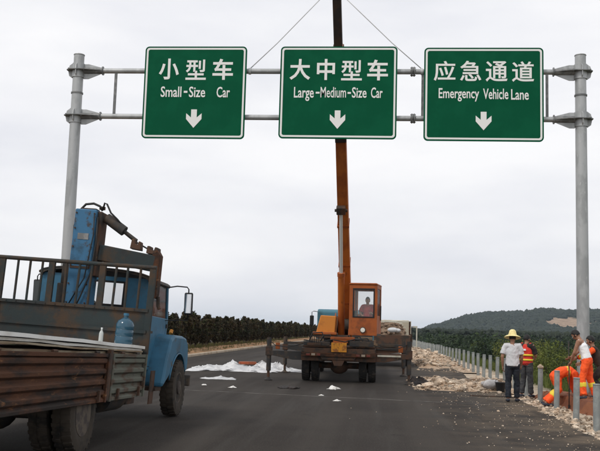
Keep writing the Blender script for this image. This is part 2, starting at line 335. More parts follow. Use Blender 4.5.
    def loft(s, pts, rad, side=(1,0,0), n=16, cap=.9, cap1=None):            # elliptical sections (across, front-back) with round ends
        pts = [Vector(p) for p in pts]; rad = [(r, r) if not isinstance(r, (tuple, list)) else r for r in rad]; side = Vector(side)
        P, Q = [], []
        d0 = (pts[1]-pts[0]).normalized(); d1 = (pts[-1]-pts[-2]).normalized()
        for k in (0, .5, .85): r = min(rad[0]); P.append(pts[0]-d0*r*(1-k)*cap); q = math.sqrt(max(0, 1-(1-k)**2)); Q.append((rad[0][0]*max(q,.12), rad[0][1]*max(q,.12)))
        P += pts; Q += rad
        for k in (.85, .5, 0): r = min(rad[-1]); P.append(pts[-1]+d1*r*(1-k)*(cap if cap1 is None else cap1)); q = math.sqrt(max(0, 1-(1-k)**2)); Q.append((rad[-1][0]*max(q,.12), rad[-1][1]*max(q,.12)))
        vs = []; m = len(P)
        for i, p in enumerate(P):
            d = (P[min(i+1, m-1)]-P[max(i-1, 0)]).normalized()
            a = side - d*side.dot(d); a = a.normalized() if a.length > 1e-3 else d.orthogonal().normalized(); b = d.cross(a)
            vs += [tuple(p + a*math.cos(2*math.pi*k/n)*Q[i][0] + b*math.sin(2*math.pi*k/n)*Q[i][1]) for k in range(n)]
        return s.add(vs, [(j*n+i, j*n+(i+1)%n, (j+1)*n+(i+1)%n, (j+1)*n+i) for j in range(m-1) for i in range(n)] + [tuple(range(n-1,-1,-1)), tuple(range((m-1)*n, m*n))])
    def mesh(s, name):
        me = bpy.data.meshes.new(name); me.from_pydata(s.v, [], s.f); me.validate(); return me
    def build(s, name, m, parent=None, smooth=False, bevel=0, fix=True):
        me = s.mesh(name)
        if fix:
            bm = bmesh.new(); bm.from_mesh(me); bmesh.ops.recalc_face_normals(bm, faces=bm.faces); bm.to_mesh(me); bm.free()
        return link(name, me, m, parent, smooth, bevel)
def link(name, me, m, parent=None, smooth=False, bevel=0):
    if isinstance(m, str): m = MATS[m]
    if not me.materials: me.materials.append(m)
    o = bpy.data.objects.new(name, me); col.objects.link(o)
    if parent: o.parent = parent
    if smooth:
        me.shade_smooth()
        if smooth == 'auto':
            try: me.set_sharp_from_angle(angle=R(40))
            except Exception: pass
    if bevel:
        b = o.modifiers.new('bevel', 'BEVEL'); b.width = bevel; b.segments = 2; b.limit_method = 'ANGLE'; b.angle_limit = R(35)
    return o
def tag(o, label=None, cat=None, group=None, kind=None):
    if label: o['label'] = label
    if cat: o['category'] = cat
    if group: o['group'] = group
    if kind: o['kind'] = kind
    return o
def thing(name, label, cat, loc=(0,0,0), rz=0, group=None):
    o = bpy.data.objects.new(name, None); col.objects.link(o); o.location = loc; o.rotation_euler = (0,0,rz); o.empty_display_size = .2
    return tag(o, label, cat, group)
def copy_tree(o, parent=None):
    c = o.copy(); col.objects.link(c); c.parent = parent
    for ch in list(o.children): copy_tree(ch, c)
    return c
def smoothmin(a, b, x): t = min(1, max(0, (x-a)/(b-a))); return t*t*(3-2*t)
def np_mesh(name, verts, faces, m, parent=None, smooth=False):
    me = bpy.data.meshes.new(name); me.from_pydata(verts.tolist() if hasattr(verts, 'tolist') else verts, [], faces.tolist() if hasattr(faces, 'tolist') else faces)
    return link(name, me, m, parent, smooth)
def fb(x, y, z=0, o=4): return noise.fractal((x, y, z), 1.0, 2.0, o)

# ------------------------------------------------------------------ ground, road, median, hills
def ground_z(x, y):
    if x > 5.2: z = -.06 - 3.6*smoothmin(5.6, 13, x)
    elif x < -25: z = -.06 - 2.5*smoothmin(25, 34, -x)
    else: return -.06
    k = smoothmin(6, 16, abs(x)-(0 if x > 0 else 19))
    return z + k*(.5*fb(x*.05, y*.05) + .15*fb(x*.3, y*.3, 3))
xs = sorted(set([-6000, -3000, -1500, -700, -300, -120, -60, -40, -34, -30, -27, -25, -18, -12, -9, -4, 0, 3, 4.5, 5.2, 5.6] +
     [6+.6*i for i in range(14)] + [15, 17, 19, 22, 25, 29, 33, 38, 44, 52, 60, 75, 95, 120, 160, 220, 300, 420, 600, 900, 1500, 3000, 6000]))
ys = sorted(set([-60, -30, -10, 0, 6] + [10+1.5*i for i in range(30)] + [58, 63, 68, 74, 80, 88, 96, 106, 118, 132, 150, 170, 195, 225, 260, 300, 360, 440, 560, 720, 1000, 1500, 2500, 5000, 9000]))
gv = [(x, y, ground_z(x, y)) for y in ys for x in xs]; nx = len(xs)
gf = [(j*nx+i, j*nx+i+1, (j+1)*nx+i+1, (j+1)*nx+i) for j in range(len(ys)-1) for i in range(nx-1)]
tag(np_mesh('ground', gv, gf, 'terrain', smooth=True), kind='structure')

def edge_x(y): return 3.72 + .22*fb(y*.16, 1.7) + .08*fb(y*.9, 5.1)
m = MB(); yy = [-20, 0] + [6+.4*i for i in range(160)] + [75, 85, 100, 130, 200, 400, 1500]
L = [(-9.75, y) for y in yy]; Rr = [(edge_x(y), y) for y in yy]; n = len(yy)
vs = [(x, y, 0) for x, y in L] + [(x, y, 0) for x, y in Rr] + [(x+.03, y, -.075) for x, y in Rr] + [(x, y, -.075) for x, y in L]
m.add(vs, [(i, n+i, n+i+1, i+1) for i in range(n-1)] + [(n+i, 2*n+i, 2*n+i+1, n+i+1) for i in range(n-1)])
tag(m.build('road', 'asphalt'), kind='structure')
tag(MB().box(-24, -13.4, -20, 1500, -.08, 0).build('opposite_road', 'asphalt'), kind='structure')
tag(MB().prism([(-13.15,-.08),(-9.98,-.08),(-9.98,.09),(-10.75,.33),(-12.4,.33),(-13.15,.09)], 'y', -20, 1500).build('median_strip', 'soil_median'), kind='structure')
tag(MB().prism([(-9.98,-.09),(-9.74,-.09),(-9.74,.10),(-9.77,.13),(-9.98,.13)], 'y', -20, 1500).build('median_kerb', 'kerb'), kind='structure')
tag(MB().prism([(-13.39,-.09),(-13.15,-.09),(-13.15,.13),(-13.36,.13),(-13.39,.10)], 'y', -20, 1500).build('far_median_kerb', 'kerb'), kind='structure')
# transverse construction joint: a thin strip of pale mortar, slightly wandering, 4 mm above the road
mat('joint', (.17, .155, .14), .9, 0, alt=(.06, .055, .05), alt_pos=(.42, .60), scale=2.5, grain=.2)
a, b_ = on_ground(60, 384), on_ground(545, 407.5); m = MB(); pts = []
for i in range(61):
    p = a.lerp(b_, i/60); p.y += .05*fb(i*.35, 9); pts.append(p)
vs = [(p.x, p.y-.04*(1+.4*fb(i, 2)), .004) for i, p in enumerate(pts)] + [(p.x, p.y+.04*(1+.4*fb(i, 7)), .004) for i, p in enumerate(pts)]
m.add(vs, [(i, i+1, 62+i, 61+i) for i in range(60)]); tag(m.build('road_joint', 'joint'), kind='structure')

# soil bank thrown up beside the gantry footing
def bank_h(x, y):
    e = 4.35 + (22.4-y)*.12*(1 if y > 18 else 1) + .12*fb(y*.8, 4)
    h = smoothmin(e, e+.22, x) * (1-smoothmin(23.4, 24.6, y)) * smoothmin(14.5, 16, y) * (1-smoothmin(6.6, 8.2, x))
    return h*(.30 + .05*fb(x*1.1, y*1.1) + .03*fb(x*4, y*4)) + ground_z(x, y)*(1 if x > 5.2 else 1) - .02
vx = [4.1+.07*i for i in range(62)]; vy = [14.2+.12*i for i in range(90)]; nb = len(vx)
tag(np_mesh('soil_bank', [(x, y, max(bank_h(x, y), ground_z(x, y)-.03) + (smoothmin(5.2, 6.2, x)*(-.06-ground_z(x, y))*.9 if x > 5.2 and y < 24 else 0)*(1-smoothmin(6.4, 8.2, x))) for y in vy for x in vx],
            [(j*nb+i, j*nb+i+1, (j+1)*nb+i+1, (j+1)*nb+i) for j in range(len(vy)-1) for i in range(nb-1)], 'soil_red', smooth=True), kind='structure')
c = []; r = []
for _ in range(420):
    x = random.uniform(4.3, 7.2); y = random.uniform(15.5, 24); c.append((x, y)); r.append(random.uniform(.012, .05))
BANK_CLODS = (c, r)
def bank_top(x, y): return max(bank_h(x, y), ground_z(x, y)-.03) + ((smoothmin(5.2, 6.2, x)*(-.06-ground_z(x, y))*.9)*(1-smoothmin(6.4, 8.2, x)) if x > 5.2 else 0)

# hills on the right, with woodland
RIDGE = [(-400, 0), (-60, 0), (40, 0), (79, 2), (133, 19), (165, 29), (194, 40), (234, 45), (313, 49), (343, 56), (400, 54), (452, 57), (560, 66), (700, 74), (900, 60), (1200, 40)]
def ridge(x):
    for (x0, h0), (x1, h1) in zip(RIDGE, RIDGE[1:]):
        if x0 <= x <= x1: return h0 + (h1-h0)*smoothmin(x0, x1, x)
    return 0
def hill_z(x, y):
    t = (y-1250)/650
    if t <= 0: p = 0
    elif t < 1: p = smoothmin(0, 1, t)
    else: p = 1-.6*smoothmin(1, 2, t)
    xr = x*1850/max(y, 1)
    return -4.5 + p*(ridge(xr)*1.04+4.5) + p*(2.0*fb(x*.012, y*.012) + 1.6*fb(x*.05, y*.05, 2) - 2)
hx = [-100+7*i for i in range(150)]; hy = [1180+16*i for i in range(60)]; nh = len(hx)
tag(np_mesh('hill', [(x, y, hill_z(x, y)) for y in hy for x in hx], [(j*nh+i, j*nh+i+1, (j+1)*nh+i+1, (j+1)*nh+i) for j in range(len(hy)-1) for i in range(nh-1)], 'hillside', smooth=True), kind='structure')

ICO_V = []; ICO_F = []
bm = bmesh.new(); bmesh.ops.create_icosphere(bm, subdivisions=1, radius=1); ICO_V = np.array([v.co[:] for v in bm.verts]); ICO_F = np.array([[v.index for v in f.verts] for f in bm.faces]); bm.free()
bm = bmesh.new(); bmesh.ops.create_icosphere(bm, subdivisions=2, radius=1); ICO2_V = np.array([v.co[:] for v in bm.verts]); ICO2_F = np.array([[v.index for v in f.verts] for f in bm.faces]); bm.free()
def blobs(centres, radii, squash=1.0, jit=.25, V=ICO_V, Fc=ICO_F):
    N = len(centres); k = len(V)
    J = V[None]*(1+rng.uniform(-jit, jit, (N, k, 1)))
    r = np.asarray(radii); r = np.stack([r*rng.uniform(.8, 1.25, N), r*rng.uniform(.8, 1.25, N), r*squash*rng.uniform(.8, 1.2, N)], 1)
    ang = rng.uniform(0, 6.28, N); c, s = np.cos(ang), np.sin(ang)
    P = J*r[:, None, :]; x = P[..., 0]*c[:, None]-P[..., 1]*s[:, None]; y = P[..., 0]*s[:, None]+P[..., 1]*c[:, None]
    P = np.stack([x, y, P[..., 2]], 2) + np.asarray(centres)[:, None, :]
    F = Fc[None] + (np.arange(N)*k)[:, None, None]
    return P.reshape(-1, 3), F.reshape(-1, 3)
v, f = blobs([(x, y, bank_top(x, y)) for x, y in BANK_CLODS[0]], BANK_CLODS[1], .8, .35)
tag(np_mesh('soil_clods', v, f, 'soil_red'), 'red earth clods lying on the dug soil bank', 'soil', kind='stuff')
cs, rs = [], []
for _ in range(14000):
    y = random.uniform(1260, 1960); x = random.uniform(40, 640)
    if ((x*1597/y-347)/42)**2 + ((hill_z(x, y)*1597/y-27.6-3*fb(x*.03, 4))/10)**2 < .85+.6*fb(x*.05, y*.02, 3) and y < 1800: continue
    cs.append((x, y, hill_z(x, y)+random.uniform(0, 1.5))); rs.append(random.uniform(2.2, 4.6))
v, f = blobs(cs, rs, 1.0, .35)
tag(np_mesh('hill_woodland', v, f, 'far_leaf'), 'dark wooded cover on the distant hillside', 'woodland', kind='stuff')

# leaf clouds
def leaves(centres, size, flat=.0, seed=0):
    """one bent leaf-shaped face pair per centre, random orientation"""
    g = np.random.default_rng(seed); N = len(centres); C = np.asarray(centres)
    a = g.normal(size=(N, 3)); a /= np.linalg.norm(a, axis=1, keepdims=True)
    b = g.normal(size=(N, 3)); b -= a*(a*b).sum(1, keepdims=True); b /= np.linalg.norm(b, axis=1, keepdims=True)
    s = size*g.uniform(.6, 1.4, (N, 1)); P = np.stack([C-a*s, C+b*s*.5, C+a*s, C-b*s*.5], 1).reshape(-1, 3)
    return P, (np.arange(N)*4)[:, None] + np.array([[0, 1, 2, 3]])
def conifer_mesh(seed, h=2.0, r=.44, n=1500):
    g = np.random.default_rng(seed); cl = []
    nc = 26
    for k in range(nc):
        t = (k+.5)/nc; rr = r*(math.sin(min(1, t*1.5+.28)*math.pi*.5) if t < .5 else 1-.55*((t-.5)/.5)**1.6)*g.uniform(.65, 1.12)
        a = g.uniform(0, 6.28); cl.append((rr*.55*math.cos(a), rr*.55*math.sin(a), .36+t*h*.88, rr*.60))
    pts = []
    for _ in range(n):
        c = cl[g.integers(nc)]; d = g.normal(size=3); d /= np.linalg.norm(d); q = c[3]*g.uniform(.45, 1.05)
        pts.append((c[0]+d[0]*q, c[1]+d[1]*q, max(.22, c[2]+d[2]*q*1.25)))
    return leaves(pts, .085, seed=seed)
tree_vars = []
for k in range(9):
    v, f = conifer_mesh(20+k, h=(1.95, 1.85, 2.05)[k % 3], r=(.48, .54, .44, .50)[k % 4], n=(1500, 1100, 1700)[k % 3]); me = bpy.data.meshes.new('crown'); me.from_pydata(v.tolist(), [], f.tolist()); me.materials.append(M('conifer'))
    tm = MB().tube([(0,0,0),(.02,.01,.7),(-.01,.02,1.7)], [.05,.04,.012], 7); tme = tm.mesh('trunk'); tme.materials.append(M('bark')); tree_vars.append((me, tme))
y = 38.0; k = 0
while y < 172:
    me, tme = tree_vars[random.randrange(9)]
    t = thing('median_tree', 'dark clipped evergreen in the dense row along the left median', 'tree', (-11.2+random.uniform(-.35, .35), y, .31), random.uniform(0, 6.28), 'evergreens along the median')
    s = random.uniform(.84, 1.0); t.scale = (s*random.uniform(.9, 1.2), s, s*random.uniform(.92, 1.08))
    c = bpy.data.objects.new('crown', me); c.parent = t; col.objects.link(c); c = bpy.data.objects.new('trunk', tme); c.parent = t; col.objects.link(c)
    y += random.uniform(.62, 1.12)*(1 if y < 90 else 1.25); k += 1
v1, f1 = [], []
cs, rs = [], []
for _ in range(3600):
    y = 172 + 700*random.random()**1.6; cs.append((-11.2+random.uniform(-.6, .6), y, random.uniform(.5, 2.0))); rs.append(random.uniform(.3, .5))
v, f = blobs(cs, rs, 1.1, .4)
tag(np_mesh('far_hedge', v, f, 'conifer'), 'far end of the dark evergreen row shrinking into the distance', 'hedge', kind='stuff')

# dry grass on the median and weeds below the verge
def tufts(pts, h, seed, nbl=6):
    g = np.random.default_rng(seed); V = []; Fc = []
    for (x, y, z) in pts:
        for _ in range(nbl):
            a = g.uniform(0, 6.28); l_ = h*g.uniform(.5, 1.3); bx, by = x+g.normal()*.06, y+g.normal()*.06; lean = g.uniform(.1, .6)*l_; wd = .012
            k = len(V); V += [(bx-wd*math.sin(a), by+wd*math.cos(a), z), (bx+wd*math.sin(a), by-wd*math.cos(a), z), (bx+lean*math.cos(a), by+lean*math.sin(a), z+l_)]; Fc.append((k, k+1, k+2))
    return V, Fc
pts = [(random.uniform(-12.3, -10.75), 36+110*random.random()**1.5, .32) for _ in range(3600)]
pts += [(random.uniform(-10.75, -10.1), 36+70*random.random()**1.3, 0) for _ in range(260)]
pts = [(x, y, z or .09+(-9.98-x)/.77*.24) for x, y, z in pts]
v, f = tufts(pts, .19, 3); tag(np_mesh('median_grass', v, f, 'grass'), 'dry yellow grass under the evergreen row on the median', 'grass', kind='stuff')
pts = []
for _ in range(9000):
    x = random.uniform(5.6, 14); y = 14 + 70*random.random()**1.5; pts.append((x, y, ground_z(x, y)-.03))
v, f = tufts(pts, .42, 4); tag(np_mesh('verge_weeds', v, f, 'leaf'), 'green weeds on the slope below the guardrail posts', 'weeds', kind='stuff')

# bushes and trees below the embankment
def bush_mesh(seed, n=5200, lobes=14, size=.15):
    g = np.random.default_rng(seed); cl = [(g.normal()*.42, g.normal()*.42, g.uniform(.35, .95), g.uniform(.28, .5)) for _ in range(lobes)]
    pts = []
    for _ in range(n):
        c = cl[g.integers(lobes)]; d = g.normal(size=3); d /= np.linalg.norm(d); q = c[3]*g.uniform(.5, 1.05); pts.append((c[0]+d[0]*q, c[1]+d[1]*q, max(.03, c[2]+d[2]*q*.9)))
    return leaves(pts, size, seed=seed)
bush_vars = {}
for kind in ('leaf', 'leaf_dark'):
    for k in range(3):
        v, f = bush_mesh(40+k+(9 if kind == 'leaf' else 0), size=.031); me = bpy.data.meshes.new('crown'); me.from_pydata(v.tolist(), [], f.tolist()); me.materials.append(M(kind))
        tme = MB(); tme.tube([(0,0,-.1),(.03,.02,.35),(.0,.05,.8)], [.05,.035,.012], 6); tme.tube([(.02,.01,.25),(.25,.1,.7)], [.025,.008], 5); tme.tube([(.02,.01,.3),(-.22,-.12,.72)], [.025,.008], 5)
        tme = tme.mesh('trunk'); tme.materials.append(M('bark')); bush_vars[kind, k] = (me, tme)
def bush(x, y, s, kind, label, group, nm='bush'):
    me, tme = bush_vars[kind, random.randrange(3)]
    t = thing(nm, label, 'bush' if nm == 'bush' else 'tree', (x, y, ground_z(x, y)-.05), random.uniform(0, 6.28), group); t.scale = (s*random.uniform(.85, 1.2), s*random.uniform(.85, 1.2), s*random.uniform(.9, 1.15))
    for n_, d_ in (('crown', me), ('trunk', tme)): c = bpy.data.objects.new(n_, d_); c.parent = t; col.objects.link(c)
random.seed(21)
for i in range(26):                                     # right behind the workers
    x = random.uniform(7.8, 15); y = random.uniform(25, 48); s = random.uniform(.9, 1.4) + (.7 if x > 10 else .1)
    bush(x, y, s, 'leaf' if random.random() < .62 else 'leaf_dark', 'leafy green bush on the slope behind the workers', 'bushes on the slope behind the workers')
for i in range(52):
    y = 45+130*random.random(); x = y*random.uniform(.06, .30)+9
    s = random.choice((1.5, 1.9, 2.3, 2.7, 3.1))*random.uniform(.9, 1.1)
    bush(x, y, s*(1 if y < 90 else 1.15), 'leaf' if random.random() < .6 else 'leaf_dark', 'green tree on the low plain beyond the row of posts', 'trees on the plain beyond the posts', 'plain_tree')
cs, rs = [], []
for _ in range(9500):
    y = 420+850*random.random()**1.2; x = y*random.uniform(.02, .36)+6; top = random.uniform(0, 1)**.7
    cs.append((x, y, -4+top*(5.0+min(4, y*.005)))); rs.append(random.uniform(.6, 1.3)*(1+y*.0006))
v, f = blobs(cs, rs, .9, .4)
lp = []
g9 = np.random.default_rng(9)
for _ in range(420):                                    # nearer trees of the belt, as leaf clouds
    y = 150+300*random.random(); x = y*random.uniform(.03, .34)+8; hh = random.choice((2.4, 3.4, 4.2, 5.0, 6.0))*random.uniform(.9, 1.1); rr = random.uniform(1.3, 2.4)
    for _b in range(5):
        c0 = np.array([x+g9.normal()*rr*.5, y+g9.normal()*rr*.5, -4+hh*g9.uniform(.35, .85)]); d = g9.normal(size=(34, 3)); d /= np.linalg.norm(d, axis=1, keepdims=True)
        lp.append(c0+d*rr*.62*g9.uniform(.6, 1.05, (34, 1)))
lp = np.concatenate(lp); v2, f2 = leaves(lp, .34, seed=5)
tag(np_mesh('tree_belt', v2, f2, 'leaf_dark'), 'dark tree belt across the plain beyond the posts', 'woodland', kind='stuff')
tag(np_mesh('plain_woodland', v, f, 'far_leaf'), 'dark belt of woodland at the foot of the hill', 'woodland', kind='stuff')
# ------------------------------------------------------------------ sign gantry
GY, ZU, ZL, XL, XR = 23.3, 8.71, 7.40, -8.465, 5.41
gan = thing('sign_gantry', 'grey galvanised steel gantry spanning the road above the crane', 'gantry', ((XL+XR)/2, GY, 0))
gx0 = (XL+XR)/2
def lx(x): return x-gx0
for X, zb in ((XL, 0.0), (XR, .12)):
    p = MB().cyl((lx(X),0,zb-.1), (lx(X),0,9.16), .165, .145, 28).build('pole', 'galv', gan, smooth='auto')
    c = MB().lathe([(.152,0),(.158,.012),(.15,.03),(.06,.06),(.001,.066)], (lx(X),0,9.155), n=24); c.build('pole_cap', 'galv', p, smooth='auto')
    MB().lathe([(.153,-.02),(.168,-.02),(.168,.02),(.153,.02)], (lx(X),0,8.06)).build('weld_collar', 'galv_dark', p)
    b = MB().box(lx(X)-.32, lx(X)+.32, -.32, .32, zb+.02, zb+.06).build('base_plate', 'galv_dark', p)
    g = MB()
    for k in range(8):
        a = R(45*k); g.prism([(.16,zb+.06),(.30,zb+.06),(.30,zb+.10),(.17,zb+.34)], 'y', -.008, .008)
        vs = g.v[-8:]; ca, sa = math.cos(a), math.sin(a)
        g.v[-8:] = [(x*ca-y_*sa+lx(X), x*sa+y_*ca, z) for x, y_, z in vs]
    g.build('gusset', 'galv_dark', p)
    for sx in (-1, 1):
        for sy in (-1, 1): MB().cyl((lx(X)+.26*sx,.26*sy,zb-.02), (lx(X)+.26*sx,.26*sy,zb+.16), .018, n=8).build('anchor_bolt', 'galv_dark', p)
    MB().box(lx(X)-.5, lx(X)+.5, -.5, .5, -.5, zb+.015).build('footing', 'concrete', p, bevel=.02)
for Z in (ZU, ZL):
    bm_ = MB().cyl((lx(XL)+.17,0,Z), (lx(XR)-.17,0,Z), .074, n=20).build('beam', 'galv', gan, smooth='auto')
    xf = lx(at_depth(413, 72 if Z == ZU else 118, GY).x)
    f_ = MB()
    for d in (-.05, .012): f_.cyl((xf+d,0,Z), (xf+d+.038,0,Z), .135, n=20)
    f_.build('splice_flange', 'galv_dark', bm_, smooth='auto')
    for k in range(8):
        a = R(45*k); MB().cyl((xf-.07,.108*math.cos(a),Z+.108*math.sin(a)), (xf+.07,.108*math.cos(a),Z+.108*math.sin(a)), .013, n=6).build('bolt', 'galv_dark', bm_)
    for X, s in ((XL, 1), (XR, -1)):
        cx_ = lx(X)
        j = MB(); j.lathe([(.150,-.20),(.172,-.20),(.172,.20),(.150,.20)], (cx_,0,Z), n=24); j = j.build('clamp', 'galv', gan, smooth='auto')
        h = MB()                                         # horizontal stiffener plate round the pole with a tongue along the beam
        pl = [(cx_+s*(-.30), -.12), (cx_+s*(-.20), -.25), (cx_+s*.2, -.25), (cx_+s*.66, -.10), (cx_+s*.66, .10), (cx_+s*.2, .25), (cx_+s*(-.20), .25), (cx_+s*(-.30), .12)]
        h.prism(pl, 'z', Z-.011, Z+.011); h.build('stiffener_plate', 'galv_dark', j)
        for dz in (1, -1):                               # gussets above and below, inner and outer side
            q = MB().prism([(cx_+s*.165, Z+dz*.013), (cx_+s*.64, Z+dz*.013), (cx_+s*.64, Z+dz*.10), (cx_+s*.30, Z+dz*(.19 if dz > 0 else .24)), (cx_+s*.165, Z+dz*(.19 if dz > 0 else .24))], 'y', -.012, .012)
            q.build('gusset', 'galv', j)
            q = MB().prism([(cx_-s*.165, Z+dz*.013), (cx_-s*.29, Z+dz*.013), (cx_-s*.26, Z+dz*.15), (cx_-s*.165, Z+dz*.22)], 'y', -.012, .012); q.build('gusset', 'galv', j)
            for sy in (-1, 1):
                q = MB().prism([(sy*.165, Z+dz*.013), (sy*.24, Z+dz*.013), (sy*.22, Z+dz*.13), (sy*.165, Z+dz*.19)], 'x', cx_-.012, cx_+.012); q.build('gusset', 'galv', j)
        MB().cyl((cx_+s*.16,0,Z), (cx_+s*.70,0,Z), .092, n=18).build('beam_socket', 'galv_dark', j, smooth='auto')
        fl = MB(); fl.cyl((cx_+s*.70,0,Z), (cx_+s*.725,0,Z), .125, n=18); fl.build('socket_flange', 'galv_dark', j, smooth='auto')
        for sx in (-1, 1):
            for sy in (-1, 1): MB().cyl((cx_+sx*.22,sy*.2,Z-.035), (cx_+sx*.22,sy*.2,Z+.035), .014, n=6).build('bolt', 'galv_dark', j)
for px in (115, 422.5, 547): 
    X = lx(at_depth(px, 95, GY).x)
    MB().bar((X,0,ZL+.07), (X,0,ZU-.07), .065, .065, up=(0,1,0)).build('strut', 'galv_dark', gan)

def text_mesh(body, bold, thick=.004):
    cu = bpy.data.curves.new('lettering', 'FONT'); cu.body = body; cu.size = 1; cu.offset = bold; cu.extrude = .5; cu.resolution_u = 3
    o = bpy.data.objects.new('lettering', cu); col.objects.link(o)
    dg = bpy.context.evaluated_depsgraph_get(); me = bpy.data.meshes.new_from_object(o.evaluated_get(dg)); bpy.data.objects.remove(o); return me
SY = 23.12
def rect_of(x0, x1, y0, y1):
    xm, ym = (x0+x1)/2, (y0+y1)/2
    return at_depth(x0, ym, SY).x, at_depth(x1, ym, SY).x, at_depth(xm, y1, SY).z, at_depth(xm, y0, SY).z
def fit(me, box, root, name, y0=-.020, th=.006, m='sign_white'):
    """scale lettering to fill its box on the sign face"""
    x0, x1, z0, z1 = box; V = np.empty(len(me.vertices)*3); me.vertices.foreach_get('co', V); V = V.reshape(-1, 3)
    lo, hi = V.min(0), V.max(0); s = (np.array([x1-x0, z1-z0])/np.maximum(hi[:2]-lo[:2], 1e-6))
    W = np.stack([x0+(V[:, 0]-lo[0])*s[0], y0-(V[:, 2]-lo[2])/max(hi[2]-lo[2], 1e-6)*th, z0+(V[:, 1]-lo[1])*s[1]], 1)
    me.vertices.foreach_set('co', W.ravel()); me.update(); me.materials.clear()
    return link(name, me, m, root)
def rrect(w_, h_, r, n=6):
    P = []
    for cx_, cz, a0 in ((w_/2-r, h_/2-r, 0), (-w_/2+r, h_/2-r, 90), (-w_/2+r, -h_/2+r, 180), (w_/2-r, -h_/2+r, 270)):
        P += [(cx_+r*math.cos(R(a0+90*i/n)), cz+r*math.sin(R(a0+90*i/n))) for i in range(n+1)]
    return P
def sign(label, px, chars, words, arrow):
    x0, x1, z0, z1 = rect_of(*px); cx_, cz = (x0+x1)/2, (z0+z1)/2; W, H_ = x1-x0, z1-z0
    t = thing('overhead_sign', label, 'road sign', (cx_, SY, z0), 0, 'overhead lane signs on the gantry')
    oc = H_/2
    P = rrect(W, H_, .10)
    MB().prism([(x, z+oc) for x, z in P], 'y', -.018, .012).build('panel', 'sign_green', t)
    A, B = rrect(W-.05, H_-.05, .08), rrect(W-.15, H_-.15, .055); n = len(A); m = MB()   # white border line
    vs = [(x, y_, z+oc) for y_ in (-.019, -.023) for Q in (A, B) for x, z in Q]
    fs = []
    for i in range(n):
        j = (i+1) % n; fs += [(2*n+i, 2*n+j, 3*n+j, 3*n+i), (i, j, 2*n+j, 2*n+i), (n+i, 3*n+i, 3*n+j, n+j)]
    m.add(vs, fs).build('border', 'sign_white', t)
    A, B = rrect(W+.03, H_+.03, .115), rrect(W-.006, H_-.006, .098); m = MB()           # aluminium edge trim
    vs = [(x, y_, z+oc) for y_ in (.014, -.022) for Q in (A, B) for x, z in Q]; fs = []
    for i in range(n):
        j = (i+1) % n; fs += [(2*n+i, 2*n+j, 3*n+j, 3*n+i), (i, j, 2*n+j, 2*n+i), (n+i, 3*n+i, 3*n+j, n+j), (i, n+i, n+j, j)]
    m.add(vs, fs).build('edge_trim', 'sign_green', t)
    def loc(b):
        u0, u1, w0, w1 = rect_of(*b); return u0-cx_, u1-cx_, w0-z0, w1-z0
    for ch, b in chars: fit(text_mesh(ch, .022 if ch in '小大中车' else .013), loc(b), t, 'character')
    for wd, b in words: fit(text_mesh(wd, .012 if wd != 'Medium' else .006), loc(b), t, 'word')
    u0, u1, w0, w1 = loc(arrow); c = (u0+u1)/2; hw = (u1-u0)/2; hh = w1-w0
    half = [(.37, 0), (.37, .44), (1, .21), (1, .52), (0, 1)]
    pl = [(c+a*hw, w1-b_*hh) for a, b_ in half] + [(c-a*hw, w1-b_*hh) for a, b_ in reversed(half[:-1])]
    MB().prism(pl, 'y', -.026, -.020).build('arrow', 'sign_white', t)
    for s in (-.3, .3):
        r = MB().box(s*W-.03, s*W+.03, .013, .08, .12, H_-.12).build('back_rail', 'alu', t)
        for Z in (ZU, ZL):
            MB().lathe([(.076,-.025),(.086,-.025),(.086,.025),(.076,.025)], (s*W, GY-SY, Z-z0), axis='x', n=20).build('clamp_band', 'galv_dark', r)
    return t
sign('green lane sign for small-size cars, leftmost on the gantry', (144.2, 245.2, 47.2, 138.2),
     [('小', (159.3, 179.2, 58.8, 79.6)), ('型', (186, 206.3, 59.8, 80.0)), ('车', (212.8, 233.2, 59.0, 80.0))],
     [('Small', (161, 181.6, 86.6, 97.2)), ('-', (184, 187.6, 91.0, 93.0)), ('Size', (189.2, 205.4, 86.8, 97.4)), ('Car', (216.8, 230, 87.0, 97.6))], (186.2, 201.6, 109.6, 128.0))
sign('green lane sign for large and medium cars, in the middle of the gantry', (280.2, 396.4, 47.2, 138.4),
     [('大', (289.8, 310.4, 59.2, 80.0)), ('中', (317, 335, 59.2, 80.2)), ('型', (341.3, 362, 60.4, 80.6)), ('车', (367.3, 388, 59.8, 80.6))],
     [('Large', (294, 313.8, 87.2, 101.2)), ('-', (315.8, 319.6, 92.0, 93.8)), ('Medium', (320.6, 346, 87.2, 97.8)), ('-', (347.6, 351, 92.2, 94.0)), ('Size', (352, 366.6, 87.4, 98.0)), ('Car', (371, 382.6, 87.6, 98.2))], (329.8, 345.2, 110.6, 129.0))
sign('green emergency vehicle lane sign, rightmost on the gantry', (424.4, 543.0, 48.4, 140.8),
     [('应', (433.8, 455.4, 61.2, 81.0)), ('急', (460, 481.2, 61.0, 81.2)), ('通', (485.6, 507.4, 61.4, 81.8)), ('道', (511.8, 534, 61.6, 82.0))],
     [('Emergency', (438.6, 479, 88.4, 101.6)), ('Vehicle', (483, 508.2, 88.8, 99.4)), ('Lane', (511, 528.6, 89.4, 100.0))], (475.6, 491.4, 112.0, 130.4))

# lifting slings from the crane hook to the upper beam
apex = at_depth(333, -14, GY)
for px, py, lab in ((250, 68.5, 'wire sling from the crane hook to the beam left of the middle sign'), (422, 70, 'wire sling from the crane hook to the beam right of the middle sign')):
    q = at_depth(px, py, GY); q.z = ZU
    t = thing('lifting_sling', lab, 'sling', q)
    d = apex - q; m = MB().tube([(0,0,.07), d*.33, d*.66, d], .013, 6); m.build('wire', 'cable', t, smooth=True)
    MB().lathe([(.077,-.03),(.093,-.03),(.093,.03),(.077,.03)], (0,0,0), axis='x', n=18).build('choker_loop', 'cable', t)

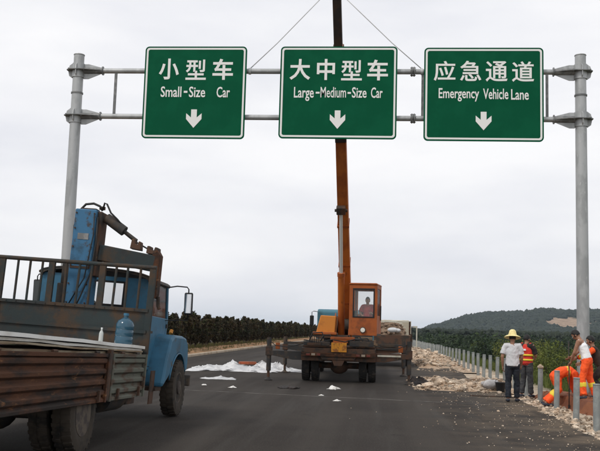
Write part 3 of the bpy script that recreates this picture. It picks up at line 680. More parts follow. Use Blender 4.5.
# ------------------------------------------------------------------ guardrail posts
post_me = MB().cyl((0,0,-.4), (0,0,.84), .062, n=18); pm = post_me.mesh('tube'); pm.materials.append(M('post')); pm.shade_smooth(); pm.set_sharp_from_angle(angle=R(40))
cap_me = MB().lathe([(.0628,.822),(.0635,.845),(.058,.852),(.001,.854)], (0,0,0), n=18).mesh('cap'); cap_me.materials.append(M('post')); cap_me.shade_smooth()
near = {16.1: 'nearest bare steel guardrail post, cut close by the right picture edge', 18.1: 'second nearest bare steel post, in front of the white vest worker',
        20.6: 'third nearest bare steel post, in front of the bending worker', 22.7: 'post with pale mortar on top, between the vest man and bending worker'}
mort = MB().ellipsoid((0,0,.87), (.085,.08,.05)).ellipsoid((.03,-.02,.90), (.05,.045,.04)).mesh('mortar_lump'); mort.materials.append(M('stone'))
Y = 16.1; k = 0
ylist = [16.1, 18.1, 20.6, 22.7] + [24.7+2*i for i in range(68)]
for i, Y in enumerate(ylist):
    X = 3.95 + .24*smoothmin(16, 21, Y) + .12*smoothmin(24, 40, Y) + random.uniform(-.012, .012)
    t = thing('guardrail_post', near.get(Y, 'one of the grey steel posts in the long receding row beyond the men'), 'post', (X, Y, 0 if Y > 24 else -.03), 0, None if Y in near else 'guardrail posts receding beyond the men')
    t.rotation_euler = (R(random.uniform(-1.2, 1.2)), R(random.uniform(-1.2, 1.2)), random.uniform(0, 6)); t.scale = (1, 1, random.uniform(.97, 1.04))
    if Y < 60:
        o = bpy.data.objects.new('tube', pm); o.parent = t; col.objects.link(o); o = bpy.data.objects.new('cap', cap_me); o.parent = t; col.objects.link(o)
        if Y == 22.7: o = bpy.data.objects.new('mortar_lump', mort); o.parent = t; col.objects.link(o)
    else: o = bpy.data.objects.new('tube', pm); o.parent = t; col.objects.link(o)

# ------------------------------------------------------------------ rubble
def heap(name, x0, x1, y0, y1, h, seed, label):
    nx_, ny_ = 60, 70; V = []
    for j in range(ny_+1):
        for i in range(nx_+1):
            u, v_ = i/nx_, j/ny_; x = x0+(x1-x0)*u; y_ = y0+(y1-y0)*v_
            e = min(u, 1-u, v_, 1-v_)*2; e = smoothmin(.02, .45, min(e, .6)*(.75+.25*min(1, e*3)) + .40*fb(x*.9, y_*.7, seed)*min(1, e*4) - .03)
            V.append((x, y_, -.012 + e*h*(.65 + .55*fb(x*.9, y_*.6, seed+3) + .25*fb(x*3, y_*3, seed))))
    Fc = [(j*(nx_+1)+i, j*(nx_+1)+i+1, (j+1)*(nx_+1)+i+1, (j+1)*(nx_+1)+i) for j in range(ny_) for i in range(nx_)]
    o = np_mesh(name, V, Fc, 'rubble_dirt', smooth=True); return tag(o, label, 'rubble', kind='stuff'), V, nx_+1
mat('rubble_dirt', (.36, .25, .165), .95, 0, alt=(.45, .35, .255), scale=1.6, alt2=(.23, .16, .11), alt2_pos=(.56, .7), scale2=4, grain=.25, grain_scale=45, bump=.8, bump_scale=18)
random.seed(5)
h1, V1, n1 = heap('rubble_heap', 1.15, 4.5, 25.2, 30.9, .20, 1, 'pale broken rubble spread beside the crane outrigger')
h2, V2, n2 = heap('rubble_heap', 2.0, 4.6, 38.0, 92, .38, 2, 'pale broken rubble strip along the far row of posts')
def scatter(Vh, count, r0, r1):
    c, r = [], []
    for _ in range(count):
        p = Vh[random.randrange(len(Vh))]
        if p[2] < .012 and random.random() < .8: continue
        q = r0*(r1/r0)**(random.random()**2.2); c.append((p[0]+random.uniform(-.06, .06), p[1]+random.uniform(-.06, .06), p[2]+q*.25)); r.append(q)
    return c, r
c, r = scatter(V1, 3600, .015, .085); c2, r2 = scatter(V2, 3600, .03, .13); c += c2; r += r2
for _ in range(1500):                                     # stones between the near posts and on the outer lane
    y = random.uniform(13.2, 24.5); x = edge_x(y) + abs(random.gauss(0, .32)) - .03
    if x < 4.25+(22.4-y)*.12+.15: c.append((x, y, -.05+random.uniform(0, .05))); r.append(random.uniform(.015, .055))
v, f = blobs(c, r, .7, .48, ICO_V, ICO_F)
tag(np_mesh('loose_stones', v, f, 'stone'), 'pale broken stones littering the heaps and the shoulder', 'stones', kind='stuff')
c, r = [], []
for _ in range(420):
    y = 13 + 12*random.random()**1.3; x = edge_x(y) - abs(random.gauss(0, 1.2)) - .02
    if x > -1.5: c.append((x, y, .004)); r.append(random.uniform(.005, .014)*(2.2 if random.random() < .06 else 1))
v, f = blobs(c, r, .7, .3)
tag(np_mesh('gravel', v, f, 'stone'), 'fine gravel scattered over the dusty outer lane', 'gravel', kind='stuff')
rock_me = []
for k in range(5):
    v, f = blobs([(0, 0, 0)], [1], .7, .22, ICO2_V, ICO2_F); me = bpy.data.meshes.new('rock'); me.from_pydata(v.tolist(), [], f.tolist()); me.materials.append(M('stone')); rock_me.append(me)
for i in range(70):
    p = V1[random.randrange(len(V1))] if i < 42 else V2[random.randrange(len(V2))]
    if p[2] < .03: continue
    s = random.uniform(.07, .14)*(1 if i < 42 else 1.5)
    o = bpy.data.objects.new('rock', random.choice(rock_me)); col.objects.link(o); o.location = (p[0], p[1], p[2]+s*.3); o.scale = (s*random.uniform(.8, 1.3), s, s*random.uniform(.7, 1)); o.rotation_euler = (random.uniform(-.3, .3), random.uniform(-.3, .3), random.uniform(0, 6))
    tag(o, 'pale rock lying on the rubble beside the crane outrigger' if i < 42 else 'larger pale rock on the far rubble along the posts', 'rock', 'rocks on the rubble beside the crane' if i < 42 else 'rocks on the far rubble')
# ------------------------------------------------------------------ wheels
def wheel(root, x, y, z, r, w_, side, tyre='rubber', rim='rim', lugs=30, nm='wheel', hub=False):
    """axle along x; side = +1 if the hub face looks to +x"""
    s = side; hw = w_/2
    prof = [(.20*r/.51, -hw*.55), (.27*r/.51, -hw*.55), (.28*r/.51, -hw*.2), (.20*r/.51, hw*.15), (.13*r/.51, hw*.25), (.12*r/.51, hw*.75), (.085*r/.51, hw*.8), (.001, hw*.8)]
    if hub: prof = prof[:4] + [(.13*r/.51, hw*.3), (.115*r/.51, hw*.98), (.07*r/.51, hw*1.08), (.001, hw*1.1)]
    rm = MB().lathe([(a, b*s) for a, b in prof], (x,y,z), 'x', 28); 
    rm.lathe([(.255*r/.51, -hw*.9*s), (.285*r/.51, -hw*.9*s), (.272*r/.51, 0), (.285*r/.51, hw*.85*s), (.255*r/.51, hw*.85*s), (.245*r/.51, 0)], (x,y,z), 'x', 28)
    for k in range(8):
        a = 2*math.pi*k/8; q = .155*r/.51; rm.cyl((x+s*hw*.1, y+q*math.cos(a), z+q*math.sin(a)), (x+s*hw*.42, y+q*math.cos(a), z+q*math.sin(a)), .016, n=6)
    ro = rm.build(nm, rim, root, smooth='auto')
    t = MB().lathe([(.262*r/.51, -hw*.8), (.33*r/.51, -hw*.98), (.42*r/.51, -hw*1.0), (.475*r/.51, -hw*.9), (.492*r/.51, -hw*.7), (.492*r/.51, hw*.7), (.475*r/.51, hw*.9), (.42*r/.51, hw*1.0), (.33*r/.51, hw*.98), (.262*r/.51, hw*.8)], (x,y,z), 'x', 40)
    for k in range(lugs):
        a = 2*math.pi*k/lugs; ca, sa = math.cos(a), math.sin(a); dt = .022*r/.51
        for sgn in (-1, 1):
            aa = a + (math.pi/lugs if sgn > 0 else 0); ca, sa = math.cos(aa), math.sin(aa); vs = []
            for xx in (sgn*hw*.08, sgn*hw*.93):
                for rr in (.47*r/.51, (.51 if abs(xx) < hw*.5 else .495)*r/.51):
                    for tt in (-dt, dt): vs.append((x+xx, y+rr*ca-tt*sa, z+rr*sa+tt*ca))
            t.add(vs, [(0,1,3,2),(4,6,7,5),(0,4,5,1),(2,3,7,6),(0,2,6,4),(1,5,7,3)])
    t.build('tyre', tyre, ro, smooth='auto')
    return ro

# ------------------------------------------------------------------ blue cargo truck on the left (local y = forward, front axle at y = 0)
bt = thing('cargo_truck', 'old blue bonneted cargo truck with rusty drop sides and folded loader crane', 'truck', (-4.69, 15.8, 0), R(0))
PIV = Vector((0, -4, 1.0))
TB = Matrix.Translation(PIV) @ Matrix.Rotation(R(2.8), 4, 'Y') @ Matrix.Rotation(R(-1.9), 4, 'X') @ Matrix.Translation(-PIV)
TBED = TB @ Matrix.Translation((0, -.5, 0)); TCAB = TB @ Matrix.Translation((-.11, -.2, 0)); CUR = TBED
def B(): return MB(CUR)
# running gear
wheel(bt, 1.06, 0, .51, .51, .26, 1, 'rubber_dusty', nm='front_wheel', hub=True); wheel(bt, -1.06, 0, .51, .51, .26, -1, 'rubber_dusty', nm='front_wheel', hub=True)
for s in (1, -1):
    wheel(bt, s*1.0, -5.05, .51, .51, .25, -s, 'rubber_dusty', nm='rear_wheel'); wheel(bt, s*.71, -5.05, .51, .51, .25, s, 'rubber_dusty', nm='rear_wheel')
MB().cyl((-.95,0,.5), (.95,0,.5), .06, n=10).build('front_axle', 'dark_steel', bt)
ax = MB().cyl((-1,-5.05,.51), (1,-5.05,.51), .09, n=12); ax.ellipsoid((0,-5.05,.51), (.26,.24,.24)); ax.build('rear_axle', 'dark_steel', bt, smooth='auto')
for s in (-1, 1): B().box(s*.43-.04, s*.43+.04, -7.7, 1.0, .86, 1.08).build('chassis_rail', 'dark_steel', bt)
cm = B()
for y in (-7.4, -6.2, -5.2, -4.2, -3.2, -2.2): cm.box(-1.12, 1.08, y-.05, y+.05, 1.082, 1.188)
cm.build('floor_bearers', 'dark_steel', bt)
B().cyl((.88,-3.3,.66), (.88,-2.5,.66), .22, n=22).build('fuel_tank', 'dark_steel', bt, smooth='auto')
B().box(.62, 1.05, -2.36, -1.9, .52, .95).build('battery_box', 'rust_dark', bt, bevel=.015)
for s in (-1, 1):                                          # leaf springs
    lf = MB()
    for k in range(5): lf.bar((s*.5, -5.05-.62+k*.09, .62+.022*k), (s*.5, -5.05+.62-k*.09, .62+.022*k), .07, .018)
    lf.build('leaf_spring', 'dark_steel', bt)
# bed
fl = B().box(-1.2, 1.14, -7.9, -1.93, 1.19, 1.262).build('bed_floor', 'rust_dark', bt)
def corrugated(x, s, y0, y1, ztop, h, m):
    rib = 4; pts = []
    for k in range(rib):
        z = ztop-.05-(h-.08)*k/rib; d = (h-.08)/rib
        pts += [(x+s*.004, z), (x+s*.045, z-d*.18), (x+s*.045, z-d*.5), (x+s*.004, z-d*.72)]
    outer = [(x+s*.05, ztop), (x+s*.05, ztop-.045)] + pts + [(x+s*.045, ztop-h+.035), (x+s*.045, ztop-h)]
    poly = outer + [(px_-s*.028, z) for px_, z in reversed(outer)]
    p = B().prism(poly, 'y', y0, y1).build('drop_side', m, bt, bevel=.004)
    for yy in (y0, y1):
        a = yy + (.035 if yy == y0 else -.035); B().box(min(x+s*.02, x+s*.062), max(x+s*.02, x+s*.062), a-.033, a+.033, ztop-h-.003, ztop+.004).build('end_stile', m, p)
    for q in np.linspace(y0+.5, y1-.5, 3 if y1-y0 > 2 else 2): 
        B().cyl((x+s*.03,q-.07,ztop+.012), (x+s*.03,q+.07,ztop+.012), .018, n=8).build('hinge', 'rust_dark', p)
    for q in np.linspace(y0+.35, y1-.35, 2): B().box(min(x+s*.05, x+s*.08), max(x+s*.05, x+s*.08), q-.03, q+.03, ztop-h+.02, ztop-h+.16).build('latch', 'rust_dark', p)
    return p
corrugated(1.145, 1, -3.74, -1.96, 1.275, .63, 'green_rust'); corrugated(1.145, 1, -7.9, -3.88, 1.275, .63, 'rust')
corrugated(-1.215, -1, -3.74, -1.96, 1.275, .63, 'green_rust'); corrugated(-1.215, -1, -7.9, -3.88, 1.275, .63, 'rust')
for s, xs_ in ((-1, -1.24), (1, 1.17)): B().box(xs_-.03, xs_+.03, -3.865, -3.755, .66, 1.33).build('side_post', 'rust_dark', bt, bevel=.006)
# headboard: solid lower plate, rails above
hb = B().box(-1.33, 1.13, -1.925, -1.895, 1.264, 1.965).build('headboard_plate', 'teal_rust', bt)
for z in (1.30, 1.62, 1.95): B().box(-1.33, 1.13, -1.955, -1.928, z-.025, z+.025).build('headboard_rib', 'teal_rust', hb)
hr = B().cyl((-1.38,-1.91,2.63), (1.19,-1.91,2.63), .034, n=12).build('headboard_rail', 'teal_rust', bt, smooth='auto')
posts = [-1.32, -.50, .33, 1.14]
for x in posts: B().box(x-.05, x+.05, -1.94, -1.88, 1.27 if abs(x) > 1.1 else 1.967, 2.603).build('headboard_post', 'teal_rust', hr, bevel=.005)
x = .94
while x > -1.25:
    if all(abs(x-p) > .09 for p in posts): B().cyl((x,-1.91,1.967), (x+random.uniform(-.012, .012),-1.91,2.605), .021, n=8).build('headboard_bar', 'teal_rust', hr, smooth='auto')
    x -= .2
# cab shell
CUR = TCAB
cabm = 'truck_blue'
cw = B()
cw.box(-.95, .95, -1.18, -1.14, 1.0, 2.05); cw.box(-.95, -.5, -1.18, -1.14, 2.05, 2.42); cw.box(.5, .95, -1.18, -1.14, 2.05, 2.42); cw.box(-.95, .95, -1.18, -1.14, 2.42, 2.52)
cab = cw.build('cab_rear_wall', cabm, bt)
fr = B()
for (x0, x1, z0, z1) in ((-.54,.54,2.02,2.055),(-.54,.54,2.415,2.45),(-.54,-.495,2.055,2.415),(.495,.54,2.055,2.415)): fr.box(x0, x1, -1.195, -1.178, z0, z1)
fr.build('window_seal', 'black', cab); B().box(-.495, .495, -1.165, -1.158, 2.055, 2.415).build('rear_window', 'glass', cab)
roof = [(-.97,2.50)] + [(.97*math.sin(R(a)), 2.50+.15*math.cos(R(a))**.8) for a in range(-86, 87, 12)] + [(.97,2.50)]
inner = [(x*.96, z-.035) for x, z in reversed(roof)]
B().prism(roof+inner, 'y', -1.24, .22).build('cab_roof', 'dark_steel', bt, smooth='auto')
for s in (-1, 1):
    dr = B().prism([(-1.14,1.0),(.28,1.0),(.34,1.92),(-1.14,1.92)], 'x', s*.93-.025, s*.93+.025).build('door', cabm, bt, bevel=.01)
    for pp in ([(-1.14,1.922),(-.95,1.922),(-.93,2.5),(-1.14,2.5)], [(.25,1.922),(.34,1.922),(.16,2.5),(.08,2.5)]): B().prism(pp, 'x', s*.93-.022, s*.93+.022).build('cab_pillar', cabm, bt)
    B().prism([(-.95,1.922),(.25,1.922),(.08,2.5),(-.93,2.5)], 'x', s*.93-.004, s*.93+.004).build('door_window', 'glass_dark', dr)
    B().box(min(s*.957, s*.99), max(s*.957, s*.99), -.98, -.84, 1.62, 1.66).build('door_handle', 'dark_steel', dr)
B().prism([(.30,1.925),(.33,1.925),(.15,2.5),(.12,2.5)], 'x', -.9, .9).build('windshield', 'glass', bt)
B().box(-.95, .95, .24, .36, 1.0, 1.92).build('cowl', cabm, bt, bevel=.02)
hp = [(-.52,1.0)] + [(-.52+.0*a, 1.0) for a in ()] + [(.56*math.sin(R(a)), 1.62+.22*math.cos(R(a))) for a in range(-90, 91, 15)] + [(.52,1.0)]
hd = B().prism(hp, 'y', .362, 1.22).build('bonnet', cabm, bt, smooth='auto', bevel=.02)
B().box(-.48, .48, 1.222, 1.26, 1.05, 1.6).build('grille', 'dark_steel', hd)
for s in (-1, 1):
    CUR = TB
    arch = [(.0+.63*math.cos(R(a)), .70+.60*math.sin(R(a))) for a in range(26, 170, 12)]
    out_ = [(.70,.97),(.80,1.0),(.82,1.15),(.79,1.32),(.70,1.50),(.52,1.60),(.25,1.63),(-.45,1.63),(-.66,1.55),(-.86,1.2),(-1.02,.80),(-1.02,.72)]
    poly = arch[::-1] + out_
    f_ = B().prism(poly, 'x', min(s*.60, s*1.15), max(s*.60, s*1.15)).build('fender', cabm, bt, bevel=.05)
    B().tube([(s*1.152, .63*math.cos(R(a))*1.02, .70+.61*math.sin(R(a))) for a in range(26, 172, 10)], .016, 6).build('fender_lip', cabm, f_, smooth=True)
    B().box(min(s*.62, s*1.04), max(s*.62, s*1.04), -1.1, -.70, .66, .72).build('running_board', 'rust_dark', bt)
    B().box(min(s*.98, s*1.0), max(s*.98, s*1.0), -1.3, -1.05, .45, 1.0).build('mud_guard', 'rust_dark', bt)
    hl = B().lathe([(.001,0),(.10,.01),(.11,.09),(.085,.10),(.001,.11)], (s*.78,.82,1.15), 'y', 18).build('headlight', 'lamp_glass', bt, smooth='auto')
B().box(-1.1, 1.1, 1.36, 1.44, .68, .90).build('bumper', 'dark_steel', bt, bevel=.02)
CUR = TCAB
# interior: seat back and steering wheel
B().box(-.8, .8, -1.0, -.86, 1.35, 2.05).build('seat_back', 'black', bt, bevel=.04)
B().lathe([(.19,-.012),(.215,-.012),(.215,.012),(.19,.012)], (-.42,-.15,1.95), 'y', 24).build('steering_wheel', 'black', bt)
for s in (-1, 1):                                          # door shut lines and hinges
    for (y0, y1, z0, z1) in ((-1.02,-1.012,1.06,1.92), (.20,.208,1.06,1.92), (-1.012,.20,1.055,1.063)): B().box(min(s*.952, s*.957), max(s*.952, s*.957), y0, y1, z0, z1).build('shut_line', 'black', bt)
    for z in (1.2, 1.75): B().box(min(s*.955, s*.98), max(s*.955, s*.98), .19, .27, z, z+.07).build('door_hinge', 'dark_steel', bt)
    B().cyl((s*.99, .5, 1.66), (s*.99, .56, 1.72), .035, n=10).build('side_marker', 'plate_yellow', bt)
for z in (1.45, 1.86): B().box(-.93, .93, -1.187, -1.181, z-.012, z+.012).build('cab_swage', cabm, cab)
B().tube([(-.97,-1.235,2.50)] + [(.985*math.sin(R(a)), -1.235, 2.50+.15*abs(math.cos(R(a)))**.8) for a in range(-84, 85, 14)] + [(.97,-1.235,2.50)], .014, 6).build('roof_gutter', 'dark_steel', bt)
# mirrors
def mirror(side, X, z0, z1, wd):
    a = MB().tube([(side*.82, -.05, z1+.06), (side*1.05, .08, z1+.11), (X-.03*side, .15, z1+.10), (X, .16, z1+.06), (X, .17, z0-.08)], .012, 8).build('mirror_arm', 'black', bt, smooth=True)
    h = MB().box(X-wd/2, X+wd/2, .15, .21, z0, z1).build('mirror_housing', 'black', a, bevel=.025)
    MB().box(X-wd/2+.02, X+wd/2-.02, .146, .149, z0+.03, z1-.03).build('mirror_glass', 'mirror' if side > 0 else 'glass_dark', h)  # left glass coloured dark in place of a reflection of the truck
    MB().tube([(side*.82, -.1, z0-.12), (X, .17, z0-.10)], .008, 6).build('mirror_brace', 'black', a)
mirror(1, 1.25, 1.83, 2.24, .16); mirror(-1, -1.66, 1.95, 2.42, .15)
# loader crane folded behind the cab
CUR = TBED @ Matrix.Translation((-.08, 0, 0))
cr_ = B().box(-.30, .52, -1.80, -1.30, 1.08, 1.42).build('crane_base', 'rust_dark', bt, bevel=.02)
cc = B().box(-.21, .15, -1.76, -1.36, 1.425, 3.52).build('crane_column', 'crane_blue', bt, bevel=.02)
B().box(.152, .22, -1.70, -1.38, 2.45, 3.50).build('column_side_plate', 'rust_dark', cc, bevel=.008)
B().box(-.14, .10, -1.66, -1.46, 3.522, 3.55).build('column_top_plate', 'rust_dark', cc)
lo = B().box(-.38, -.213, -1.72, -1.42, 1.9, 2.30); lo.box(-.34, -.213, -1.70, -1.45, 2.295, 2.62); lo.build('valve_block', 'dark_steel', cc, bevel=.015)
bmx = B().taper((.222,-1.56,2.84), (1.16,-1.56,2.72), (.24,.26), (.22,.26)).build('crane_boom', 'teal_rust', bt, bevel=.015)
B().box(.36, .74, -1.435, -1.425, 2.70, 2.92).build('boom_wear_plate', 'rust_dark', bmx)
B().prism([(.72,2.94),(.90,2.92),(.89,3.06),(.86,3.07),(.84,3.01),(.80,3.02),(.79,3.10),(.74,3.10)], 'y', -1.64, -1.48).build('cylinder_bracket', 'rust_dark', bmx, bevel=.01)
B().prism([(1.0,2.88),(1.20,2.86),(1.19,2.98),(1.14,2.99),(1.12,2.93),(1.07,2.94),(1.06,3.0),(1.01,3.0)], 'y', -1.66, -1.46).build('knuckle_lug', 'rust_dark', bmx, bevel=.01)
B().prism([(1.10,2.88),(1.18,2.95),(1.24,2.86),(1.24,2.24),(1.22,2.16),(1.15,2.2),(1.15,2.60)], 'y', -1.67, -1.45).build('outer_arm', 'rust', bt, bevel=.015)
B().tube([(1.25,-1.56,2.2),(1.26,-1.56,2.06),(1.29,-1.56,2.0)], .03, 8).build('arm_hook', 'rust_dark', bmx)
cyl_ = B().cyl((.26,-1.56,3.42), (.58,-1.56,3.22), .085, n=18).build('lift_cylinder', 'dark_steel', bt, smooth='auto')
B().cyl((.57,-1.56,3.225), (.80,-1.56,3.08), .03, n=12).build('cylinder_rod', 'dark_steel', cyl_, smooth='auto')
def arc(p, q, r_, h, n=12): return [Vector(p).lerp(Vector(q), i/n) + Vector((0, 0, h*math.sin(math.pi*i/n))) for i in range(n+1)]
hs = B().tube([(-.20,-1.6,2.5),(-.235,-1.6,2.9),(-.25,-1.6,3.25),(-.20,-1.6,3.50),(-.10,-1.6,3.62),(.03,-1.6,3.64),(.14,-1.6,3.60),(.19,-1.6,3.53)], .02, 8).build('hose', 'hose', bt, smooth=True)
B().tube([(.20,-1.62,3.55),(.22,-1.62,3.66),(.26,-1.62,3.64),(.34,-1.62,3.50),(.46,-1.62,3.40),(.55,-1.58,3.30)], .016, 8).build('hose', 'hose', bt, smooth=True)
B().tube([(.56,-1.5,3.2),(.7,-1.45,3.1),(.95,-1.44,2.98),(1.15,-1.46,2.92)], .013, 8).build('hose', 'hose', bt, smooth=True)
B().cyl((.17,-1.56,3.55), (.17,-1.56,3.60), .05, n=12).build('hose_fitting', 'rust_dark', cc)
for z in (1.7, 2.0, 2.3, 2.6, 2.9, 3.2, 3.45):
    for x in (-.18, .12): B().cyl((x,-1.762,z), (x,-1.778,z), .014, n=6).build('column_bolt', 'rust_dark', cc)
B().box(-.19, .13, -1.773, -1.761, 2.55, 2.585).build('weld_strap', 'rust_dark', cc); B().box(-.12, .06, -1.768, -1.761, 3.02, 3.12).build('worn_plate', 'galv_dark', cc)
B().tube([(.17,-1.74,3.40),(.20,-1.78,3.0),(.18,-1.80,2.5),(.05,-1.80,2.1),(-.1,-1.80,1.7)], .014, 6).build('hose', 'hose', bt, smooth=True)
B().tube([(.12,-1.78,3.45),(.15,-1.80,3.1),(.08,-1.80,2.4),(-.16,-1.80,1.9)], .011, 6).build('hose', 'hose', bt, smooth=True)
for x in np.arange(-1.25, 1.1, .16):
    for z in (1.30, 1.95): B().cyl((x,-1.956,z), (x,-1.966,z), .011, n=6).build('rivet', 'teal_rust', hb)
CUR = TBED
# load on the bed: boards, jug, bottle
def board(label, y0, y1, x0, x1, z0, z1, th, rz, m, dz=0):
    me = MB(); nseg = 14
    for i in range(nseg+1):
        y = y0+(y1-y0)*i/nseg; z = z0+(z1-z0)*i/nseg + .012*fb(y*.7, dz*9+3)
        me.v += [(x0, y, z), (x1+.01*fb(y*2, dz*7), y, z+.004*fb(y, 8)), (x1+.01*fb(y*2, dz*7), y, z+th), (x0, y, z+th)]
    me.f = [(i*4+a, i*4+b, i*4+4+b, i*4+4+a) for i in range(nseg) for a, b in ((0,1),(1,2),(2,3),(3,0))] + [(3,2,1,0), tuple(nseg*4+k for k in range(4))]
    me.v = [tuple(TBED @ Vector(p)) for p in me.v]
    o = me.build('long_board', m, None); o.location = bt.location; o.rotation_euler = (0, 0, bt.rotation_euler[2]+R(rz)); return tag(o, label, 'board', 'boards stacked on the truck bed')
board('brown board at the bottom of the stack on the blue truck', -7.85, -2.02, .05, 1.12, 1.266, 1.266, .03, 0, 'board_wood', 1)
board('thin brown board in the middle of the stack on the blue truck', -7.8, -2.1, .0, 1.15, 1.345, 1.302, .022, .1, 'board_wood', 2)
board('grey board second from the top of the stack on the blue truck', -7.85, -2.05, .1, 1.13, 1.382, 1.326, .030, -.15, 'board_top', 3)
board('pale weathered board on top of the stack on the blue truck', -7.9, -2.0, .08, 1.16, 1.425, 1.362, .042, .0, 'board_top', 4)
def on_bed(x, y, z): return bt.matrix_basis @ (TBED @ Vector((x, y, z)))
jz = 1.43
t = thing('water_jug', 'blue plastic water cooler jug on the truck bed by the headboard', 'jug', on_bed(.93, -2.42, jz-.02)); t.rotation_euler = (0, R(3.4), 0)
MB().lathe([(.001,0),(.125,0),(.135,.02),(.135,.10),(.128,.115),(.135,.13),(.135,.20),(.128,.215),(.135,.23),(.135,.29),(.11,.345),(.05,.385),(.035,.395),(.035,.43),(.001,.43)], (0,0,0), n=28).build('bottle_body', 'jug', t, smooth='auto')
MB().lathe([(.001,.462),(.04,.46),(.042,.425),(.037,.425)], (0,0,0), n=18).build('cap', 'truck_blue', t, smooth='auto')
t = thing('drink_bottle', 'small clear drink bottle on the boards beside the jug', 'bottle', on_bed(.62, -2.55, jz-.012)); t.rotation_euler = (0, R(3.4), 0)
MB().lathe([(.001,0),(.03,0),(.033,.01),(.033,.12),(.028,.14),(.013,.17),(.013,.19)], (0,0,0), n=16).build('bottle_body', 'clear_plastic', t, smooth='auto')
MB().lathe([(.001,.21),(.015,.21),(.015,.188),(.012,.188)], (0,0,0), n=12).build('cap', 'cap_white', t)
# ------------------------------------------------------------------ mobile crane (seen from behind; local y = forward, rear axle at y = 0)
CO = Vector((-1.10, 28.45, 0))
ck = thing('mobile_crane', 'orange truck crane seen from behind, boom raised behind the middle sign', 'crane', CO)
def lc(p): return Vector(p) - CO
for s in (1, -1):
    wheel(ck, s*1.06, 0, .5, .5, .25, -s, 'rubber', nm='rear_wheel'); wheel(ck, s*.76, 0, .5, .5, .25, s, 'rubber', nm='rear_wheel'); wheel(ck, s*.98, 6.2, .5, .5, .27, s, 'rubber', nm='front_wheel')
ax = MB().cyl((-1,0,.5), (1,0,.5), .10, n=12); ax.ellipsoid((0,0,.48), (.30,.26,.25)); ax.build('rear_axle', 'rust_dark', ck, smooth='auto')
MB().cyl((-.9,6.2,.5), (.9,6.2,.5), .06, n=10).build('front_axle', 'dark_steel', ck)
for s in (-1, 1): MB().box(s*.42-.06, s*.42+.06, -.80, 8.6, .72, 1.02).build('chassis_rail', 'dark_steel', ck)
dk = MB().box(-1.15, 1.15, -.55, 5.9, 1.07, 1.13).build('deck', 'rust_dark', ck, bevel=.01)
for s in (-1, 1): MB().box(s*.9-.28, s*.9+.28, -.62, .62, 1.02, 1.06).build('mudguard', 'dark_steel', ck)
# rear crossmember, light bar, plate, tow bracket
rc = MB().prism([(-1.15,.93),(-.62,.88),(-.50,.70),(.50,.70),(.62,.88),(1.15,.93),(1.15,1.06),(-1.15,1.06)], 'y', -.98, -.82).build('rear_crossmember', 'rust_dark', ck, bevel=.012)
lb = MB().box(-1.16, 1.16, -1.03, -.985, .80, .92).build('light_bar', 'rust', ck, bevel=.01)
for s in (-1, 1):
    for k in range(3): MB().box(s*(.62+.16*k)-.06, s*(.62+.16*k)+.06, -1.05, -1.032, .825, .895).build('tail_light', ('red_lens', 'dirty_lens', 'red_lens')[k], lb, bevel=.008)
MB().box(-.22, .26, -1.06, -1.035, .95, 1.24).build('rear_plate', 'plate_yellow', rc, bevel=.006)
MB().prism([(-.12,.52),(.12,.52),(.2,.70),(-.2,.70)], 'y', -.96, -.84).build('tow_bracket', 'rust_dark', rc, bevel=.01)
MB().box(-1.1, -.28, -.95, -.70, 1.135, 1.26).build('rear_locker', 'dark_steel', ck, bevel=.015); MB().box(.34, 1.1, -.92, -.66, 1.135, 1.30).build('rear_locker', 'dark_steel', ck, bevel=.015)
for k, (x0, z0, x1, z1) in enumerate(((-.95,1.30,-.45,1.52),(-.6,1.28,-.2,1.45),(.35,1.32,.75,1.42),(.45,1.30,1.0,1.36))):
    MB().tube([(x0,-.6,z0-.04),(x0+.1,-.55,z1),(x1-.1,-.5,z1+.03),(x1,-.55,z0-.02)], .022, 7).build('hydraulic_hose', 'hose', ck, smooth=True)
MB().box(-.28, .50, -.60, -.50, 1.32, 1.42).build('cross_tube', 'crane_orange', ck, bevel=.02)
# outriggers
for yo, zl, nm in ((-.72, .82, 'rear'), (4.4, .92, 'front')):
    hx_ = MB().box(-1.17, 1.17, yo-.16, yo+.16, zl-.16, zl+.16).build('outrigger_box', 'rust_dark', ck, bevel=.012)
    for s in (-1, 1):
        bb = MB().prism([(s*1.172, zl-.15), (s*1.45, zl-.15), (s*2.12, zl-.03), (s*2.12, zl+.12), (s*1.172, zl+.12)], 'y', yo-.10, yo+.10).build('outrigger_beam', 'dark_steel' if s < 0 else 'rust_dark', ck, bevel=.01)
        if s > 0: MB().box(1.22, 1.95, yo-.13, yo-.103, zl+.02, zl+.075).build('beam_flange', 'lorry_cream' if nm == 'rear' else 'dark_steel', bb)
        lg = MB().cyl((s*2.21, yo, .30), (s*2.21, yo, 1.34), .075, n=16).build('outrigger_leg', 'dark_steel', ck, smooth='auto')
        MB().cyl((s*2.21, yo, .06), (s*2.21, yo, .32), .045, n=12).build('jack_rod', 'rust_dark', lg, smooth='auto')
        MB().box(s*2.21-.10, s*2.21+.10, yo-.10, yo+.10, .78 if nm == 'rear' else .85, 1.06).build('leg_collar', 'rust_dark', lg, bevel=.01)
        MB().lathe([(.13,.004),(.13,.03),(.07,.06),(.05,.10)], (s*2.21, yo, 0), n=20).build('foot_plate', 'dark_steel', lg, smooth='auto')
        if nm == 'rear': MB().box(s*1.95-.07, s*1.95+.07, yo+.12, yo+.16, zl+.16, zl+.36).build('marker_bracket', 'crane_orange', bb, bevel=.01)
for s in (-1, 1): MB().box(s*1.75-.50, s*1.75+.50, 4.30, 4.50, 1.07, 1.16).build('stowed_pad', 'dark_steel', ck)
